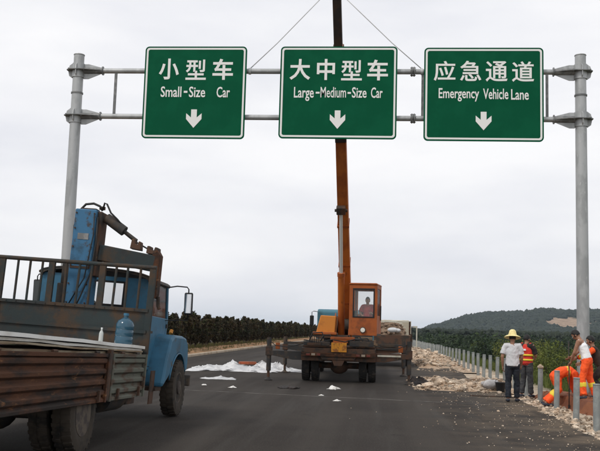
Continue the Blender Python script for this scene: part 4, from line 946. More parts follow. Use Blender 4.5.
# carrier cab (blue, far end) with its mirrors
cb = MB().prism([(6.6,.75),(8.55,.75),(8.6,1.5),(8.35,2.36),(8.2,2.46),(6.75,2.46),(6.6,2.38)], 'x', -1.18, 1.10).build('carrier_cab', 'carrier_teal' if 'carrier_teal' in MATS else 'truck_blue', ck, bevel=.06)
MB().box(-.95, .85, 6.57, 6.595, 1.75, 2.2).build('cab_rear_window', 'glass_dark', cb)
for s in (-1, 1):
    a = MB().tube([(s*1.14, 7.9, 2.36), ((1.42 if s < 0 else -1.2)*-1, 8.05, 2.40), ((1.50 if s < 0 else -1.25)*-1, 8.06, 2.36), ((1.50 if s < 0 else -1.25)*-1, 8.06, 1.72)], .014, 6).build('mirror_arm', 'black', ck, smooth=True)
    MB().box((-1.5 if s < 0 else 1.25)-.085, (-1.5 if s < 0 else 1.25)+.085, 8.03, 8.10, 1.80, 2.22).build('mirror_housing', 'black', a, bevel=.03)
# turntable and superstructure
MB().lathe([(.001,1.135),(.72,1.135),(.72,1.22),(.66,1.24),(.66,1.36),(.001,1.36)], (0,2.2,0), n=36).build('slewing_ring', 'dark_steel', ck, smooth='auto')
up = MB().box(-.85, .25, .95, 3.6, 1.362, 1.47).build('turntable_frame', 'rust_dark', ck, bevel=.015)
MB().prism([(-.86,1.475),(-.22,1.475),(-.18,2.10),(-.70,2.12)], 'y', 1.0, 2.4).build('engine_cover', 'orange_light', ck, bevel=.03)
MB().box(-.95, -.15, .90, 1.25, 1.475, 1.56).build('cover_sill', 'crane_orange', ck, bevel=.015)
wn = MB().cyl((-.45,2.9,1.8), (.2,2.9,1.8), .26, n=22).build('winch_drum', 'dark_steel', ck, smooth='auto')
for s in (-.30, .21): MB().prism([(2.5,1.472),(3.75,1.472),(3.6,2.1),(3.3,2.25),(3.0,2.1)], 'x', s-.02, s+.02).build('boom_bracket', 'crane_orange', ck)
MB().box(-.30, .23, .97, 1.3, 1.20, 1.36).build('front_beam', 'crane_orange', ck, bevel=.02)
# clutter on the rear deck
MB().box(-1.05, 1.05, 4.95, 5.85, 1.135, 1.85).build('dark_gap_filler', 'dark_steel', ck, bevel=.04)  # dark box added to hide the carrier cab and keep this gap dark
for k, (x, y, z, w__) in enumerate(((-.95,-.40,1.135,.5), (-.93,-.36,1.237,.46), (.62,-.30,1.135,.6), (.66,-.26,1.237,.5), (.60,-.28,1.339,.45))): MB().box(x, x+w__, y, y+.2, z, z+.10).build('timber_block', 'wood', ck, bevel=.008)
for k in range(5): MB().cyl((-.90+.07*k,-.99,1.20), (-.90+.07*k,-1.03,1.44), .010, n=6).build('valve_lever', 'black', ck)
MB().box(-.98, -.56, -1.03, -.955, 1.14, 1.22).build('valve_bank', 'rust_dark', ck, bevel=.01)
MB().tube([(-1.1,-.9,1.30),(-.6,-.88,1.24),(-.2,-.9,1.33),(.2,-.9,1.27),(.5,-.9,1.36),(1.1,-.88,1.30)], .018, 6).build('hydraulic_hose', 'hose', ck, smooth=True)
MB().tube([(-1.1,-.86,1.18),(-1.6,-.84,1.06),(-2.0,-.83,1.10),(-2.15,-.8,1.22)], .014, 6).build('hydraulic_hose', 'hose', ck, smooth=True)
MB().tube([(1.1,-.86,1.18),(1.5,-.84,1.08),(1.9,-.83,1.12),(2.15,-.8,1.24)], .014, 6).build('hydraulic_hose', 'hose', ck, smooth=True)
CT = Matrix.Translation((.79, 1.45, 0)) @ Matrix.Rotation(R(-7), 4, 'Z') @ Matrix.Translation((-.70, -1.45, 0))
# operator cab: x .23..1.17, y .85..2.05, z 1.44..3.18
cx0, cx1, cy0, cy1, cz0, cz1 = .235, 1.175, .85, 2.05, 1.48, 3.17
wx0, wx1, wz0, wz1 = .385, 1.06, 2.10, 3.02
oc_ = MB(CT); t_ = .05
oc_.box(cx0, cx1, cy0, cy0+t_, cz0, wz0); oc_.box(cx0, wx0, cy0, cy0+t_, wz0, wz1); oc_.box(wx1, cx1, cy0, cy0+t_, wz0, wz1); oc_.box(cx0, cx1, cy0, cy0+t_, wz1, cz1)
opc = oc_.build('cab_front', 'crane_orange', ck, bevel=.008)
MB(CT).box(cx0+.001, cx1-.001, cy0+t_, cy1, cz0+.001, cz0+.06).build('cab_floor', 'dark_steel', opc)
rf = MB(CT).prism([(cx0-.02,cz1+.002),(cx1+.02,cz1+.002),(cx1-.02,cz1+.06),(cx0+.02,cz1+.06)], 'y', cy0-.03, cy1+.03).build('cab_roof', 'crane_orange', ck, bevel=.02)
for X, nm in ((cx0, 'cab_side'), (cx1-.045, 'cab_side')):
    sd = MB(CT); sd.box(X+.001, X+.044, cy0+t_+.002, cy1, cz0+.062, 2.15); sd.box(X+.001, X+.044, cy0+t_+.002, cy0+.14, 2.15, cz1); sd.box(X+.001, X+.044, cy1-.14, cy1, 2.15, cz1); sd.box(X+.001, X+.044, cy0+.14, cy1-.14, 3.05, cz1)
    sd = sd.build(nm, 'crane_orange', opc); MB(CT).box(X+.018, X+.026, cy0+.14, cy1-.14, 2.15, 3.05).build('side_glass', 'glass', sd)
MB(CT).box(cx1+.001, cx1+.03, 1.75, 1.85, 2.0, 2.5).build('grab_rail', 'black', opc)
bk = MB(CT); bk.box(cx0+.05, cx1-.05, cy1-.05, cy1-.002, cz0+.062, 2.2); bk.box(cx0+.05, cx1-.05, cy1-.05, cy1-.002, 3.0, cz1); bk.box(cx0+.05, cx0+.13, cy1-.05, cy1-.002, 2.2, 3.0); bk.box(cx1-.13, cx1-.05, cy1-.05, cy1-.002, 2.2, 3.0)
bk = bk.build('cab_back', 'crane_orange', opc); MB(CT).box(cx0+.13, cx1-.13, cy1-.03, cy1-.022, 2.2, 3.0).build('back_glass', 'glass', bk)
MB(CT).box(wx0, wx1, cy0+.02, cy0+.028, wz0, wz1).build('front_glass', 'glass', opc)
fs_ = MB(CT)
for (x0, x1, z0, z1) in ((wx0-.03, wx1+.03, wz0-.03, wz0+.012), (wx0-.03, wx1+.03, wz1-.012, wz1+.03), (wx0-.03, wx0+.012, wz0+.012, wz1-.012), (wx1-.012, wx1+.03, wz0+.012, wz1-.012)): fs_.box(x0, x1, cy0-.014, cy0-.001, z0, z1)
fs_.build('window_seal', 'black', opc)
hl = MB(CT).lathe([(.001,-.07),(.075,-.065),(.085,-.03),(.085,.0)], (.715,cy0,1.66), 'y', 20).build('work_lamp', 'lamp_glass', opc, smooth='auto')
MB(CT).lathe([(.085,-.06),(.10,-.06),(.10,.0),(.085,.0)], (.715,cy0,1.66), 'y', 20).build('lamp_bezel', 'dark_steel', hl)
MB(CT).box(.55, 1.0, 1.55, 1.68, 1.9, 2.45).build('seat_back', 'black', opc, bevel=.05); MB(CT).box(.53, 1.02, 1.12, 1.56, 1.80, 1.92).build('seat_cushion', 'black', opc, bevel=.04)
for x in (.50, .60): MB(CT).cyl((x,1.05,1.55), (x-.02,1.08,2.18), .012, n=8).build('lever', 'black', opc)
MB(CT).box(.30, .47, .92, 1.15, 1.55, 2.3).build('console', 'dark_steel', opc, bevel=.02)
# boom: telescopic box sections towards the camera, over the gantry
A = lc((-1.00, 31.75, 1.85)); Bp = lc((-1.30, 24.15, 12.35)); D = (Bp-A); Ln = D.length; Dn = D.normalized()
sideV = Vector((1, 0, 0)); upV = Dn.cross(sideV).normalized()
def bp(t, off=0, lat=0): return A + D*t + upV*off + sideV*lat
fwd = bp(.5, 1) - bp(.5); sgn = -1 if fwd.y > 0 else 1         # sgn*upV looks to the camera
b1 = MB().taper(bp(-.03), bp(.57), (.40,.56), (.34,.46), up=upV).build('boom_section', 'boom_orange', ck, bevel=.02)
b2 = MB().taper(bp(.55), bp(.80), (.29,.40), (.28,.38), up=upV).build('boom_section', 'boom_orange', ck, bevel=.015)
b3 = MB().taper(bp(.70), bp(1.0), (.26,.34), (.25,.32), up=upV).build('boom_section', 'boom_dark', ck, bevel=.012)
for tt, wv in ((.56, .36), (.785, .33)): MB().taper(bp(tt), bp(tt+.012), (wv,wv+.17), (wv,wv+.17), up=upV).build('boom_collar', 'boom_dark', b1, bevel=.01)
for tt in (.08, .2, .32): MB().taper(bp(tt), bp(tt+.006), (.405,.565), (.405,.565), up=upV).build('boom_rib', 'crane_orange', b1)
hdb = MB().box(-.17, .17, -.30, .30, -.20, .30); hdb.v = [tuple(Vector(p)+bp(1.0)) for p in hdb.v]; hdb.build('boom_head', 'boom_dark', ck, bevel=.02)
MB().cyl(bp(1.0)+Vector((-.12,-.25,.1)), bp(1.0)+Vector((.12,-.25,.1)), .2, n=24).build('sheave', 'dark_steel', ck)
ap = lc(apex); hk = MB().box(ap.x-.12, ap.x+.12, ap.y-.09, ap.y+.09, ap.z+.12, ap.z+.5).build('hook_block', 'plate_yellow', ck, bevel=.03)
MB().tube([(ap.x,ap.y,ap.z+.12),(ap.x,ap.y,ap.z+.06),(ap.x+.07,ap.y,ap.z),(ap.x,ap.y,ap.z-.06),(ap.x-.06,ap.y,ap.z-.02)], .022, 8).build('hook', 'dark_steel', hk, smooth=True)
for s in (-.06, .06): MB().cyl((ap.x+s,ap.y,ap.z+.5), bp(1.0)+Vector((s,-.42,.1)), .01, n=6).build('hoist_rope', 'cable', ck)
# luffing cylinder in front of the boom
cf = lc((-1.12, 30.15, 1.50)); ct = bp(.375, sgn*.36, -.05)
cd = (ct-cf); bt_ = .50
lcy = MB().cyl(cf, cf+cd*bt_, .115, .115, 20).build('luffing_cylinder', 'boom_orange', ck, smooth='auto')
MB().cyl(cf+cd*(bt_-.01), cf+cd*.985, .055, n=14).build('cylinder_rod', 'rod_white', lcy, smooth='auto')
MB().cyl(cf+cd*(bt_-.025), cf+cd*(bt_+.005), .13, n=20).build('gland_nut', 'crane_orange', lcy, smooth='auto')
br = MB().taper(ct-Dn*.12, ct+Dn*.14, (.30,.22), (.30,.22), up=upV).build('cylinder_bracket', 'rust_dark', ck, bevel=.02)
MB().cyl(ct-sideV*.21, ct+sideV*.21, .05, n=12).build('bracket_pin', 'dark_steel', br)

# ------------------------------------------------------------------ lorry parked beyond the crane
ly = thing('parked_lorry', 'lorry loaded with brown debris, half hidden behind the crane', 'lorry', (.55, 42.0, 0), R(-2.5))
for s in (-1, 1):
    wheel(ly, s*1.0, .9, .48, .48, .25, s, nm='rear_wheel', lugs=18); wheel(ly, s*1.0, 4.6, .48, .48, .25, s, nm='front_wheel', lugs=18)
    MB().box(s*.4-.05, s*.4+.05, -.4, 6.0, .7, .9).build('chassis_rail', 'dark_steel', ly)
    sb = MB().box(s*1.2-.025, s*1.2+.025, -.5, 3.7, 1.0, 1.55).build('bed_side', 'rust_dark', ly, bevel=.01)
    for y in (-.4, .9, 2.2, 3.5): MB().box(s*1.24-.02, s*1.24+.02, y-.04, y+.04, .95, 1.58).build('stake', 'rust_dark', sb)
MB().box(-1.2, 1.2, -.5, 3.7, .92, 1.0).build('bed_floor', 'rust_dark', ly)
MB().box(-1.17, 1.17, -.56, -.50, 1.0, 1.48).build('tailgate', 'rust_dark', ly, bevel=.01)
MB().box(-1.2, 1.2, 3.7, 3.76, 1.0, 2.2).build('headboard', 'lorry_cream', ly)
MB().bar((-1.15,.1,2.08), (1.1,.15,2.14), .06, .06).build('cover_pole', 'lorry_cream', ly)
for s in (-1, 1): MB().box(s*1.14-.04, s*1.14+.04, -.52, -.44, 1.5, 2.12).build('corner_post', 'rust', ly)
g_ = MB(); V = []; n_ = 24
for j in range(n_+1):
    for i in range(n_+1):
        x = -1.15+2.3*i/n_; y = -.45+4.1*j/n_; e = min(i, n_-i, j, n_-j)/n_*2; V.append((x, y, 1.2+.75*smoothmin(0, .5, e)+.16*fb(x*2.2, y*2.2, 4)*(.5+e)))
np_mesh('load', V, [(j*(n_+1)+i, j*(n_+1)+i+1, (j+1)*(n_+1)+i+1, (j+1)*(n_+1)+i) for j in range(n_) for i in range(n_)], 'load_brown', ly)
c, r = [], []
for _ in range(220): p = random.choice(V); c.append((p[0], p[1], p[2]+.02)); r.append(random.uniform(.05, .15))
v, f = blobs(c, r, .7, .35); o = np_mesh('load_lumps', v, f, 'load_brown', ly); o['kind'] = 'stuff'
sk = MB().ellipsoid((.35,-.25,1.72), (.26,.2,.12)).ellipsoid((.55,-.2,1.70), (.18,.16,.10)); sk.build('white_sack', 'plastic_sheet', ly, smooth=True)
lcab = MB().prism([(3.9,.7),(5.9,.7),(5.95,1.4),(5.6,2.25),(4.0,2.25),(3.9,2.1)], 'x', -1.1, 1.1).build('cab', 'lorry_cream', ly, bevel=.06)
MB().box(-.8, .8, 3.88, 3.899, 1.5, 2.0).build('rear_window', 'glass_dark', lcab)
dr = MB(); dr.box(1.22, 1.27, -.30, .05, .95, 1.92); dr = dr.build('side_locker', 'black', ly, bevel=.02)
fr = MB(); fr.box(1.28, 1.50, -.34, -.28, 1.86, 1.93); fr.box(1.44, 1.50, -.34, -.28, .95, 1.858); fr.box(1.28, 1.438, -.34, -.28, .95, 1.0); fr.build('side_frame', 'lorry_cream', ly)

# ------------------------------------------------------------------ things lying on the road
def crumple(name, label, cx_, cy_, w_, d_, h, seed, cat, m='plastic_sheet', rz=0, nx_=64, ny_=40, flat=.5, peaks=()):
    V = []
    for j in range(ny_+1):
        for i in range(nx_+1):
            u, v_ = i/nx_*2-1, j/ny_*2-1
            x = u*w_/2 + .16*w_*fb(u*1.1, v_*1.1, seed); y = v_*d_/2 + .22*d_*fb(u*1.6, v_*1.3, seed+7)
            e = 1-max(abs(u), abs(v_))**3
            rd = 1-abs(noise.noise((x*1.7+seed, y*1.7, 1.3)))*2.4; rd2 = 1-abs(noise.noise((x*4.6, y*4.6+seed, 4.1)))*2.2 + .25*(1-abs(noise.noise((x*11, y*11, seed)))*2)
            z = h*e*(.30*max(0, rd)**1.5 + .16*max(0, rd2)**1.4)
            for (pu, pv, ph, pw) in peaks: z += ph*math.exp(-(((u-pu)*w_/2)**2 + ((v_-pv)*d_/2)**2)/pw**2)*(.85+.3*rd2)
            V.append((x, y, max(.006, z+.008)))
    o = np_mesh(name, V, [(j*(nx_+1)+i, j*(nx_+1)+i+1, (j+1)*(nx_+1)+i+1, (j+1)*(nx_+1)+i) for j in range(ny_) for i in range(nx_)], m, smooth=True); o.location = (cx_, cy_, 0); o.rotation_euler = (0,0,R(rz))
    sd = o.modifiers.new('thickness', 'SOLIDIFY'); sd.thickness = .004; sd.offset = 1
    return tag(o, label, cat)
p = on_ground(228, 371.5)
crumple('plastic_sheet', 'large crumpled white plastic sheet on the road left of the crane', p.x, p.y+1.2, 3.3, 2.9, .34, 3, 'plastic sheet', rz=6, peaks=((-.05,.1,.22,.34), (-.45,-.1,.08,.40), (.45,0,.10,.36)))
p = on_ground(268, 371.5)
crumple('plastic_sheet', 'white plastic sheet heaped against the left outrigger of the crane', p.x+.1, p.y+1.0, 1.9, 2.0, .36, 11, 'plastic sheet', rz=-8, peaks=((-.35,0,.24,.26), (.1,.2,.12,.34)))
p = on_ground(292, 372.5)
crumple('plastic_sheet', 'flat strip of white plastic under the left outrigger beam', p.x-.1, p.y+.4, 1.7, .5, .08, 15, 'plastic sheet', rz=-6)
p = on_ground(218, 379.5)
crumple('plastic_bag', 'small crumpled clear plastic film lying in front of the big sheet', p.x, p.y+.15, 1.05, .55, .22, 21, 'plastic film', rz=4, nx_=44, ny_=26)
for px, py, s, lab in ((334, 389.5, .30, 'torn white paper on the road behind the crane'), (321, 396, .09, 'tiny white scrap on the road, nearest the camera'), (337, 401.5, .14, 'flat grey white scrap near the road joint'), (204, 385.5, .12, 'small white scrap near the blue truck wheel'), (232, 388, .16, 'small pale scrap on the road beside the plastic film')):
    p = on_ground(px, py); crumple('paper_scrap', lab, p.x, p.y, s, s*1.2, s*.5, px, 'litter', 'paper', rz=px, nx_=18, ny_=18, peaks=((-.5,.3,s*.10,s*.3),))
p = on_ground(248, 364.5); t = thing('red_plank', 'short red painted board lying beyond the plastic sheet', 'board', (p.x, p.y, 0), R(20))
MB().box(-.42, .42, -.16, .12, .004, .06).build('board', 'red_board', t, bevel=.008); MB().box(-.40, .36, -.10, .14, .062, .12).build('board', 'red_board', t, bevel=.008)
p = on_ground(289, 388); crumple('oil_rag', 'dark oily rag on the road behind the left wheels of the crane', p.x, p.y, .55, .8, .16, 31, 'rag', 'cloth_dark', nx_=24, ny_=16)
p = on_ground(419, 383.5); crumple('rubber_scrap', 'black crumpled rubber scrap on the rubble right of the outrigger', p.x, p.y+.1, .75, .9, .35, 41, 'scrap', 'cloth_dark', rz=12, nx_=30, ny_=26, peaks=((-.45,0,.13,.16), (.2,.1,.08,.2), (.6,0,.04,.15)))
p = on_ground(491, 391.5); t = thing('sack', 'grey sack lying on the rubble left of the straw hat man', 'sack', (p.x, p.y+.1, .02), R(15))
sk = MB().ellipsoid((0,0,.17), (.24,.18,.15), 22, 14).ellipsoid((.12,.02,.20), (.14,.12,.12)); k0 = [(x+.03*fb(x*5, y*5, z*5), y+.03*fb(x*5+3, y*5, z*5), max(0, z+.03*fb(x*6, y*6, z*6+5))) for x, y, z in sk.v]; sk.v = k0; sk.build('sack_body', 'bag_grey', t, smooth=True)
sk = MB().ellipsoid((-.23,.02,.20), (.06,.05,.06)); sk.build('tied_neck', 'bag_grey', t, smooth=True)
p = on_ground(501, 392.5); t = thing('bucket', 'black rubber bucket at the feet of the straw hat man', 'bucket', (p.x, p.y+.1, .01))
MB().lathe([(.001,.005),(.11,.0),(.15,.25),(.16,.26),(.15,.27),(.135,.25),(.10,.03),(.001,.03)], (0,0,0), n=22).build('pail', 'black', t, smooth='auto')
MB().tube([(.155*math.cos(R(a)), .02, .25+.13*math.sin(R(a))) for a in range(0, 181, 15)], .006, 6).build('handle', 'dark_steel', t)
p = on_ground(470, 396); t = thing('steel_bar', 'long thin dark bar on the road behind the straw hat man', 'bar', (p.x, p.y, .012)); q = on_ground(502, 397.5)
MB().cyl((0,0,0), (q.x-p.x+.9, q.y-p.y, 0), .012, n=8).build('bar', 'rust_dark', t)
# ------------------------------------------------------------------ people
def remeshed(mb, name, m, parent, voxel=.012, smooth=4, crease=0):
    me = mb.mesh(name); o = bpy.data.objects.new(name, me); col.objects.link(o)
    r = o.modifiers.new('r', 'REMESH'); r.mode = 'VOXEL'; r.voxel_size = voxel
    s = o.modifiers.new('s', 'SMOOTH'); s.iterations = smooth; s.factor = .5
    dg = bpy.context.evaluated_depsgraph_get(); nm_ = bpy.data.meshes.new_from_object(o.evaluated_get(dg)); bpy.data.objects.remove(o); bpy.data.meshes.remove(me)
    if crease:                                             # cloth folds: ridged noise pushed along the normals
        N = len(nm_.vertices); co = np.empty(N*3); no = np.empty(N*3); nm_.vertices.foreach_get('co', co); nm_.vertices.foreach_get('normal', no); co = co.reshape(-1, 3); no = no.reshape(-1, 3)
        kk = np.array([(1-abs(fb(x*9+3, y*9, z*7, 3))*2.2) + .35*fb(x*18, y*18+5, z*14, 2) - .15 for x, y, z in co.tolist()])
        nm_.vertices.foreach_set('co', (co + no*crease*kk[:, None]).ravel()); nm_.update()
    nm_.name = name; nm_.materials.clear(); return link(name, nm_, m, parent, smooth=True)
def lerp(a, b, t): return Vector(a)*(1-t) + Vector(b)*t
def person(label, loc, rz, J, top='checked_shirt', sleeve=.55, legs='trouser_navy', shoes='shoe', vest=None, hat=False, hair=True, leg_stripe=False, sleeve_mat=None, tank=False, side=(1,0,0), lowcut=.98):
    t = thing('person', label, 'person', loc, rz)
    J = {k: Vector(v) for k, v in J.items()}; side = Vector(side)
    pe, wa, ch, nk, hd = J['pelvis'], J['waist'], J['chest'], J['neck'], J['head']
    up = (hd-nk).normalized(); face = Vector(J.get('look', (0,1,0))); face = (face-up*face.dot(up)).normalized(); hs = face.cross(up).normalized()
    rot = Matrix((hs, face, up)).transposed()
    b = MB()
    b.loft([pe, wa, ch, lerp(ch, nk, .65)], [(.145,.10),(.125,.088),(.155,.10),(.13,.08)], side)
    b.loft([lerp(ch, nk, .6), nk, lerp(nk, hd, .6)], [.065,.054,.052], side)
    b.ellipsoid(hd+up*.012, (.074,.092,.108), 18, 12, rot); b.ellipsoid(hd+up*-.045+face*.028, (.052,.056,.062), 14, 9, rot)
    b.ellipsoid(hd+face*.094-up*.018, (.013,.016,.022), 8, 6, rot)
    for s in (-1, 1): b.ellipsoid(hd+hs*.076*s-up*.012-face*.008, (.010,.020,.028), 8, 6, rot)
    for S in ('L', 'R'):
        sh, el, wr = J['sh'+S], J['el'+S], J['wr'+S]; sg = 1 if S == 'R' else -1
        b.loft([lerp(ch, sh, .5)+ (nk-ch)*.3, sh, lerp(sh, el, .45), el, lerp(el, wr, .35), wr], [.06,.054,.047,.039,.040,.026], (0,1,.2), 12)
        fd = (wr-el).normalized(); hand = J.get('hand'+S, wr+fd*.09); hdv = (hand-wr).normalized(); pv = Vector(J.get('palm'+S, (-sg, 0, 0))); pv = (pv-hdv*pv.dot(hdv)).normalized(); ac = hdv.cross(pv)
        b.loft([wr, lerp(wr, hand, .55), hand], [(.024,.024),(.038,.020),(.040,.018)], ac, 10)
        for k, (off, ln) in enumerate(((-.030,.066), (-.010,.076), (.010,.072), (.029,.056))):
            r0_ = hand + ac*off; k1 = r0_ + hdv*ln*.5 + pv*.012; k2 = k1 + hdv*ln*.28 + pv*.030; b.loft([r0_, k1, k2], [.0105,.0095,.008], ac, 8)
        tb = lerp(wr, hand, .35) + ac*(-.030); b.loft([tb, tb-ac*.022+hdv*.03+pv*.012, tb-ac*.022+hdv*.062+pv*.026], [.013,.011,.009], pv, 8)
        hp, kn, an, to = J['hip'+S], J['kn'+S], J['an'+S], J['to'+S]
        b.loft([hp, lerp(hp, kn, .5), kn, lerp(kn, an, .35), an], [.082,.070,.052,.052,.034], (1,0,0), 12)
        b.loft([an-Vector((0,0,.03)), lerp(an, to, .5)-Vector((0,0,.02)), to], [(.036,.036),(.038,.03),(.034,.022)], (1,0,0), 10)
    body = remeshed(b, 'body', 'skin', t, .0095, 3)
    for s in (-1, 1):
        MB().ellipsoid(hd+face*.083+hs*.032*s+up*.010, (.013,.008,.008), 10, 7, rot).build('eye', 'eye', body, smooth=True)
        MB().ellipsoid(hd+face*.089+hs*.032*s+up*.010, (.006,.004,.006), 8, 6, rot).build('iris', 'hair', body, smooth=True)
        MB().ellipsoid(hd+face*.088+hs*.032*s+up*.030, (.020,.006,.004), 8, 6, rot).build('eyebrow', 'hair', body)
    MB().ellipsoid(hd+face*.083-up*.062, (.024,.007,.007), 10, 6, rot).build('mouth', 'lip', body, smooth=True)
    if hair:
        hm = MB().ellipsoid((0,0,0), (.082,.101,.117), 26, 18); V = hm.v; keep = []
        for f_ in hm.f:
            c = sum((Vector(V[i]) for i in f_), Vector())/4
            if not (c.y > .035 and c.z < .058) and not (c.z < -.055): keep.append(f_)
        hm.f = keep; hm.v = [tuple(hd+up*.018-face*.008 + rot @ (Vector(p)*(1+.035*fb(p[0]*30, p[1]*30, p[2]*30)))) for p in V]
        h_ = hm.build('hair', 'hair', t, smooth=True); sd = h_.modifiers.new('s', 'SOLIDIFY'); sd.thickness = .012; sd.offset = -1
    # upper garment
    if top:
        g = MB()
        if tank: g.loft([lerp(pe, wa, .35), wa, ch, lerp(ch, nk, .42)], [(.158,.118),(.146,.108),(.172,.118),(.120,.088)], side)
        else: g.loft([lerp(pe, wa, -.30 if not legs == 'coverall' else .2), wa, ch, lerp(ch, nk, .72)], [(.176,.130),(.162,.118),(.170,.118),(.120,.086)], side, cap=.12, cap1=.6)
        for S in ('L', 'R'):
            sh, el, wr = J['sh'+S], J['el'+S], J['wr'+S]
            if tank: g.loft([lerp(ch, sh, .45)+(nk-ch)*.2, lerp(ch, sh, .62)+(nk-ch)*.42], [.055,.03], (0,1,.2), 10)
            elif sleeve <= 1: g.loft([lerp(ch, sh, .45)+(nk-ch)*.32, lerp(ch, sh, .85)+(nk-ch)*.12, lerp(sh, el, .3), lerp(sh, el, sleeve)], [.082,.074,.070,.072], (0,1,.2), 14, cap1=.15)
            else: g.loft([lerp(ch, sh, .5)+(nk-ch)*.25, sh, lerp(sh, el, .5), el, lerp(el, wr, .5), lerp(el, wr, sleeve-1)], [.075,.070,.062,.056,.052,.045], (0,1,.2), 14)
        g = remeshed(g, 'shirt' if not tank else 'tank_top', top, t, .012, 3, .005 if tank else .007)
        if sleeve_mat:
            for S in ('L', 'R'):
                sh, el, wr = J['sh'+S], J['el'+S], J['wr'+S]; q = MB(); q.loft([lerp(sh, el, .15), lerp(sh, el, .5), el, lerp(el, wr, .5), lerp(el, wr, .92)], [.072,.068,.062,.058,.052], (0,1,.2), 14, cap1=.15); q = q.build('sleeve', sleeve_mat, g, smooth=True)
                MB().loft([lerp(el, wr, .5), lerp(el, wr, .68)], [.0605,.058], (0,1,.2), 14).build('cuff_stripe', 'hi_yellow', g, smooth=True)
        if sleeve > 1 and top == 'coverall':
            for S in ('L', 'R'):
                el, wr = J['el'+S], J['wr'+S]; MB().loft([lerp(el, wr, .45), lerp(el, wr, .58)], [.054,.052], (0,1,.2), 14).build('cuff_stripe', 'hi_yellow', g, smooth=True)
            MB().loft([lerp(wa, ch, .55), lerp(wa, ch, .75)], [(.170,.118),(.174,.120)], side, 18).build('back_stripe', 'hi_yellow', g, smooth=True)
    if vest:
        g = MB(); g.loft([lerp(pe, wa, -.05), wa, ch, lerp(ch, nk, .6)], [(.176,.134),(.168,.126),(.186,.130),(.128,.096)], side)
        for S in ('L', 'R'): g.loft([lerp(ch, J['sh'+S], .4)+(nk-ch)*.2, lerp(ch, J['sh'+S], .72)+(nk-ch)*.38], [.07,.055], (0,1,.2), 12)
        g = remeshed(g, 'safety_vest', vest, t, .012, 3, .006)
        def band(u0, u1, m, nm):
            def rr(u): return (.188+.012*u, .143+.004*u)
            P, Q = lerp(wa, ch, u0), lerp(wa, ch, u1); mb = MB(); d = (Q-P).normalized(); a = (side-d*side.dot(d)).normalized(); c = d.cross(a); n_ = 28; vs = []
            for pp, (ra, rb_) in ((P, rr(u0)), (Q, rr(u1))): vs += [tuple(pp+a*math.cos(2*math.pi*k/n_)*ra+c*math.sin(2*math.pi*k/n_)*rb_) for k in range(n_)]
            mb.add(vs, [(k, (k+1)%n_, n_+(k+1)%n_, n_+k) for k in range(n_)]); o = mb.build(nm, m, g, smooth=True); sd = o.modifiers.new('s', 'SOLIDIFY'); sd.thickness = .004
        band(-.55, -.28, 'hi_yellow', 'reflective_stripe'); band(.15, .42, 'hi_yellow', 'reflective_stripe'); 
        c = lerp(ch, nk, .25); MB().box(c.x-.06, c.x+.06, c.y-.150, c.y-.138, c.z-.05, c.z-.005).build('back_patch', 'tank_white', g)
    # trousers
    g = MB(); g.loft([lerp(pe, wa, .32 if not legs == 'coverall' else .55), pe, lerp(J['hipL'], J['hipR'], .5)-(wa-pe)*.15], [(.142,.108),(.160,.122),(.150,.115)], side)
    for S in ('L', 'R'):
        hp, kn, an = J['hip'+S], J['kn'+S], J['an'+S]
        g.loft([hp, lerp(hp, kn, .5), kn, lerp(kn, an, .4), lerp(kn, an, .93)], [.094,.088,.076,.074,.070], (1,0,0), 14, cap1=.15)
    g = remeshed(g, 'trousers', legs, t, .012, 3, .009)
    if leg_stripe:
        for S in ('L', 'R'):
            kn, an = J['kn'+S], J['an'+S]; MB().loft([lerp(kn, an, .30), lerp(kn, an, .43)], [.0835,.0815], (1,0,0), 16).build('leg_stripe', 'hi_yellow', g, smooth=True)
    for S in ('L', 'R'):
        an, to = J['an'+S], J['to'+S]; bk_ = an-(to-an).normalized()*.05; z0 = an.z-.07
        b = MB(); b.loft([Vector((bk_.x, bk_.y, an.z-.035)), lerp(an, to, .45)-Vector((0,0,.012)), Vector((to.x, to.y, to.z))], [(.044,.038),(.047,.036),(.043,.026)], (1,0,0), 12); b.build('shoe', shoes, t, smooth=True)
    if hat:
        H_ = MB().lathe([(.001,.135),(.045,.130),(.078,.105),(.092,.055),(.098,.02),(.13,.012),(.185,-.012),(.205,-.03),(.203,-.036),(.18,-.020),(.12,.004),(.094,.008)], (0,0,0), n=36)
        H_.v = [tuple(hd + up*.052 + rot @ Vector((p[0]*1.0, p[1]*1.05, p[2]*1.25))) for p in H_.v]
        h_ = H_.build('straw_hat', 'straw', t, smooth=True)
        bd = MB().lathe([(.0985,.022),(.0955,.05)], (0,0,0), n=36); bd.f = bd.f[:-2]; bd.v = [tuple(hd + up*.052 + rot @ Vector((p[0]*1.02, p[1]*1.07, p[2]*1.25))) for p in bd.v]; bd.build('hat_band', 'straw', h_, smooth=True)
    return t
def stand(**kw):
    J = dict(pelvis=(0,0,.92), waist=(0,0,1.06), chest=(0,.005,1.24), neck=(0,-.01,1.42), head=(0,.02,1.555), look=(0,1,-.1),
             shL=(-.185,-.005,1.365), shR=(.185,-.005,1.365), elL=(-.235,-.03,1.09), elR=(.235,-.03,1.09), wrL=(-.245,.05,.86), wrR=(.245,.05,.86),
             hipL=(-.085,0,.90), hipR=(.085,0,.90), knL=(-.10,.02,.49), knR=(.10,.02,.49), anL=(-.105,-.02,.085), anR=(.105,-.02,.085), toL=(-.12,.13,.03), toR=(.12,.13,.03))
    J.update(kw); return J
p = on_ground(512.5, 402)
person('man in straw hat and checked shirt standing with his back turned', (p.x, p.y, 0), R(-12),
       stand(anR=(.10,.10,.085), toR=(.13,.25,.03), knR=(.10,.08,.49), anL=(-.10,-.06,.085), toL=(-.13,.09,.03), elL=(-.24,-.05,1.09), wrL=(-.235,.02,.86), elR=(.22,.03,1.09), wrR=(.20,.15,.90)), hat=True, hair=True, sleeve=.72)
p = on_ground(526.5, 397.5)
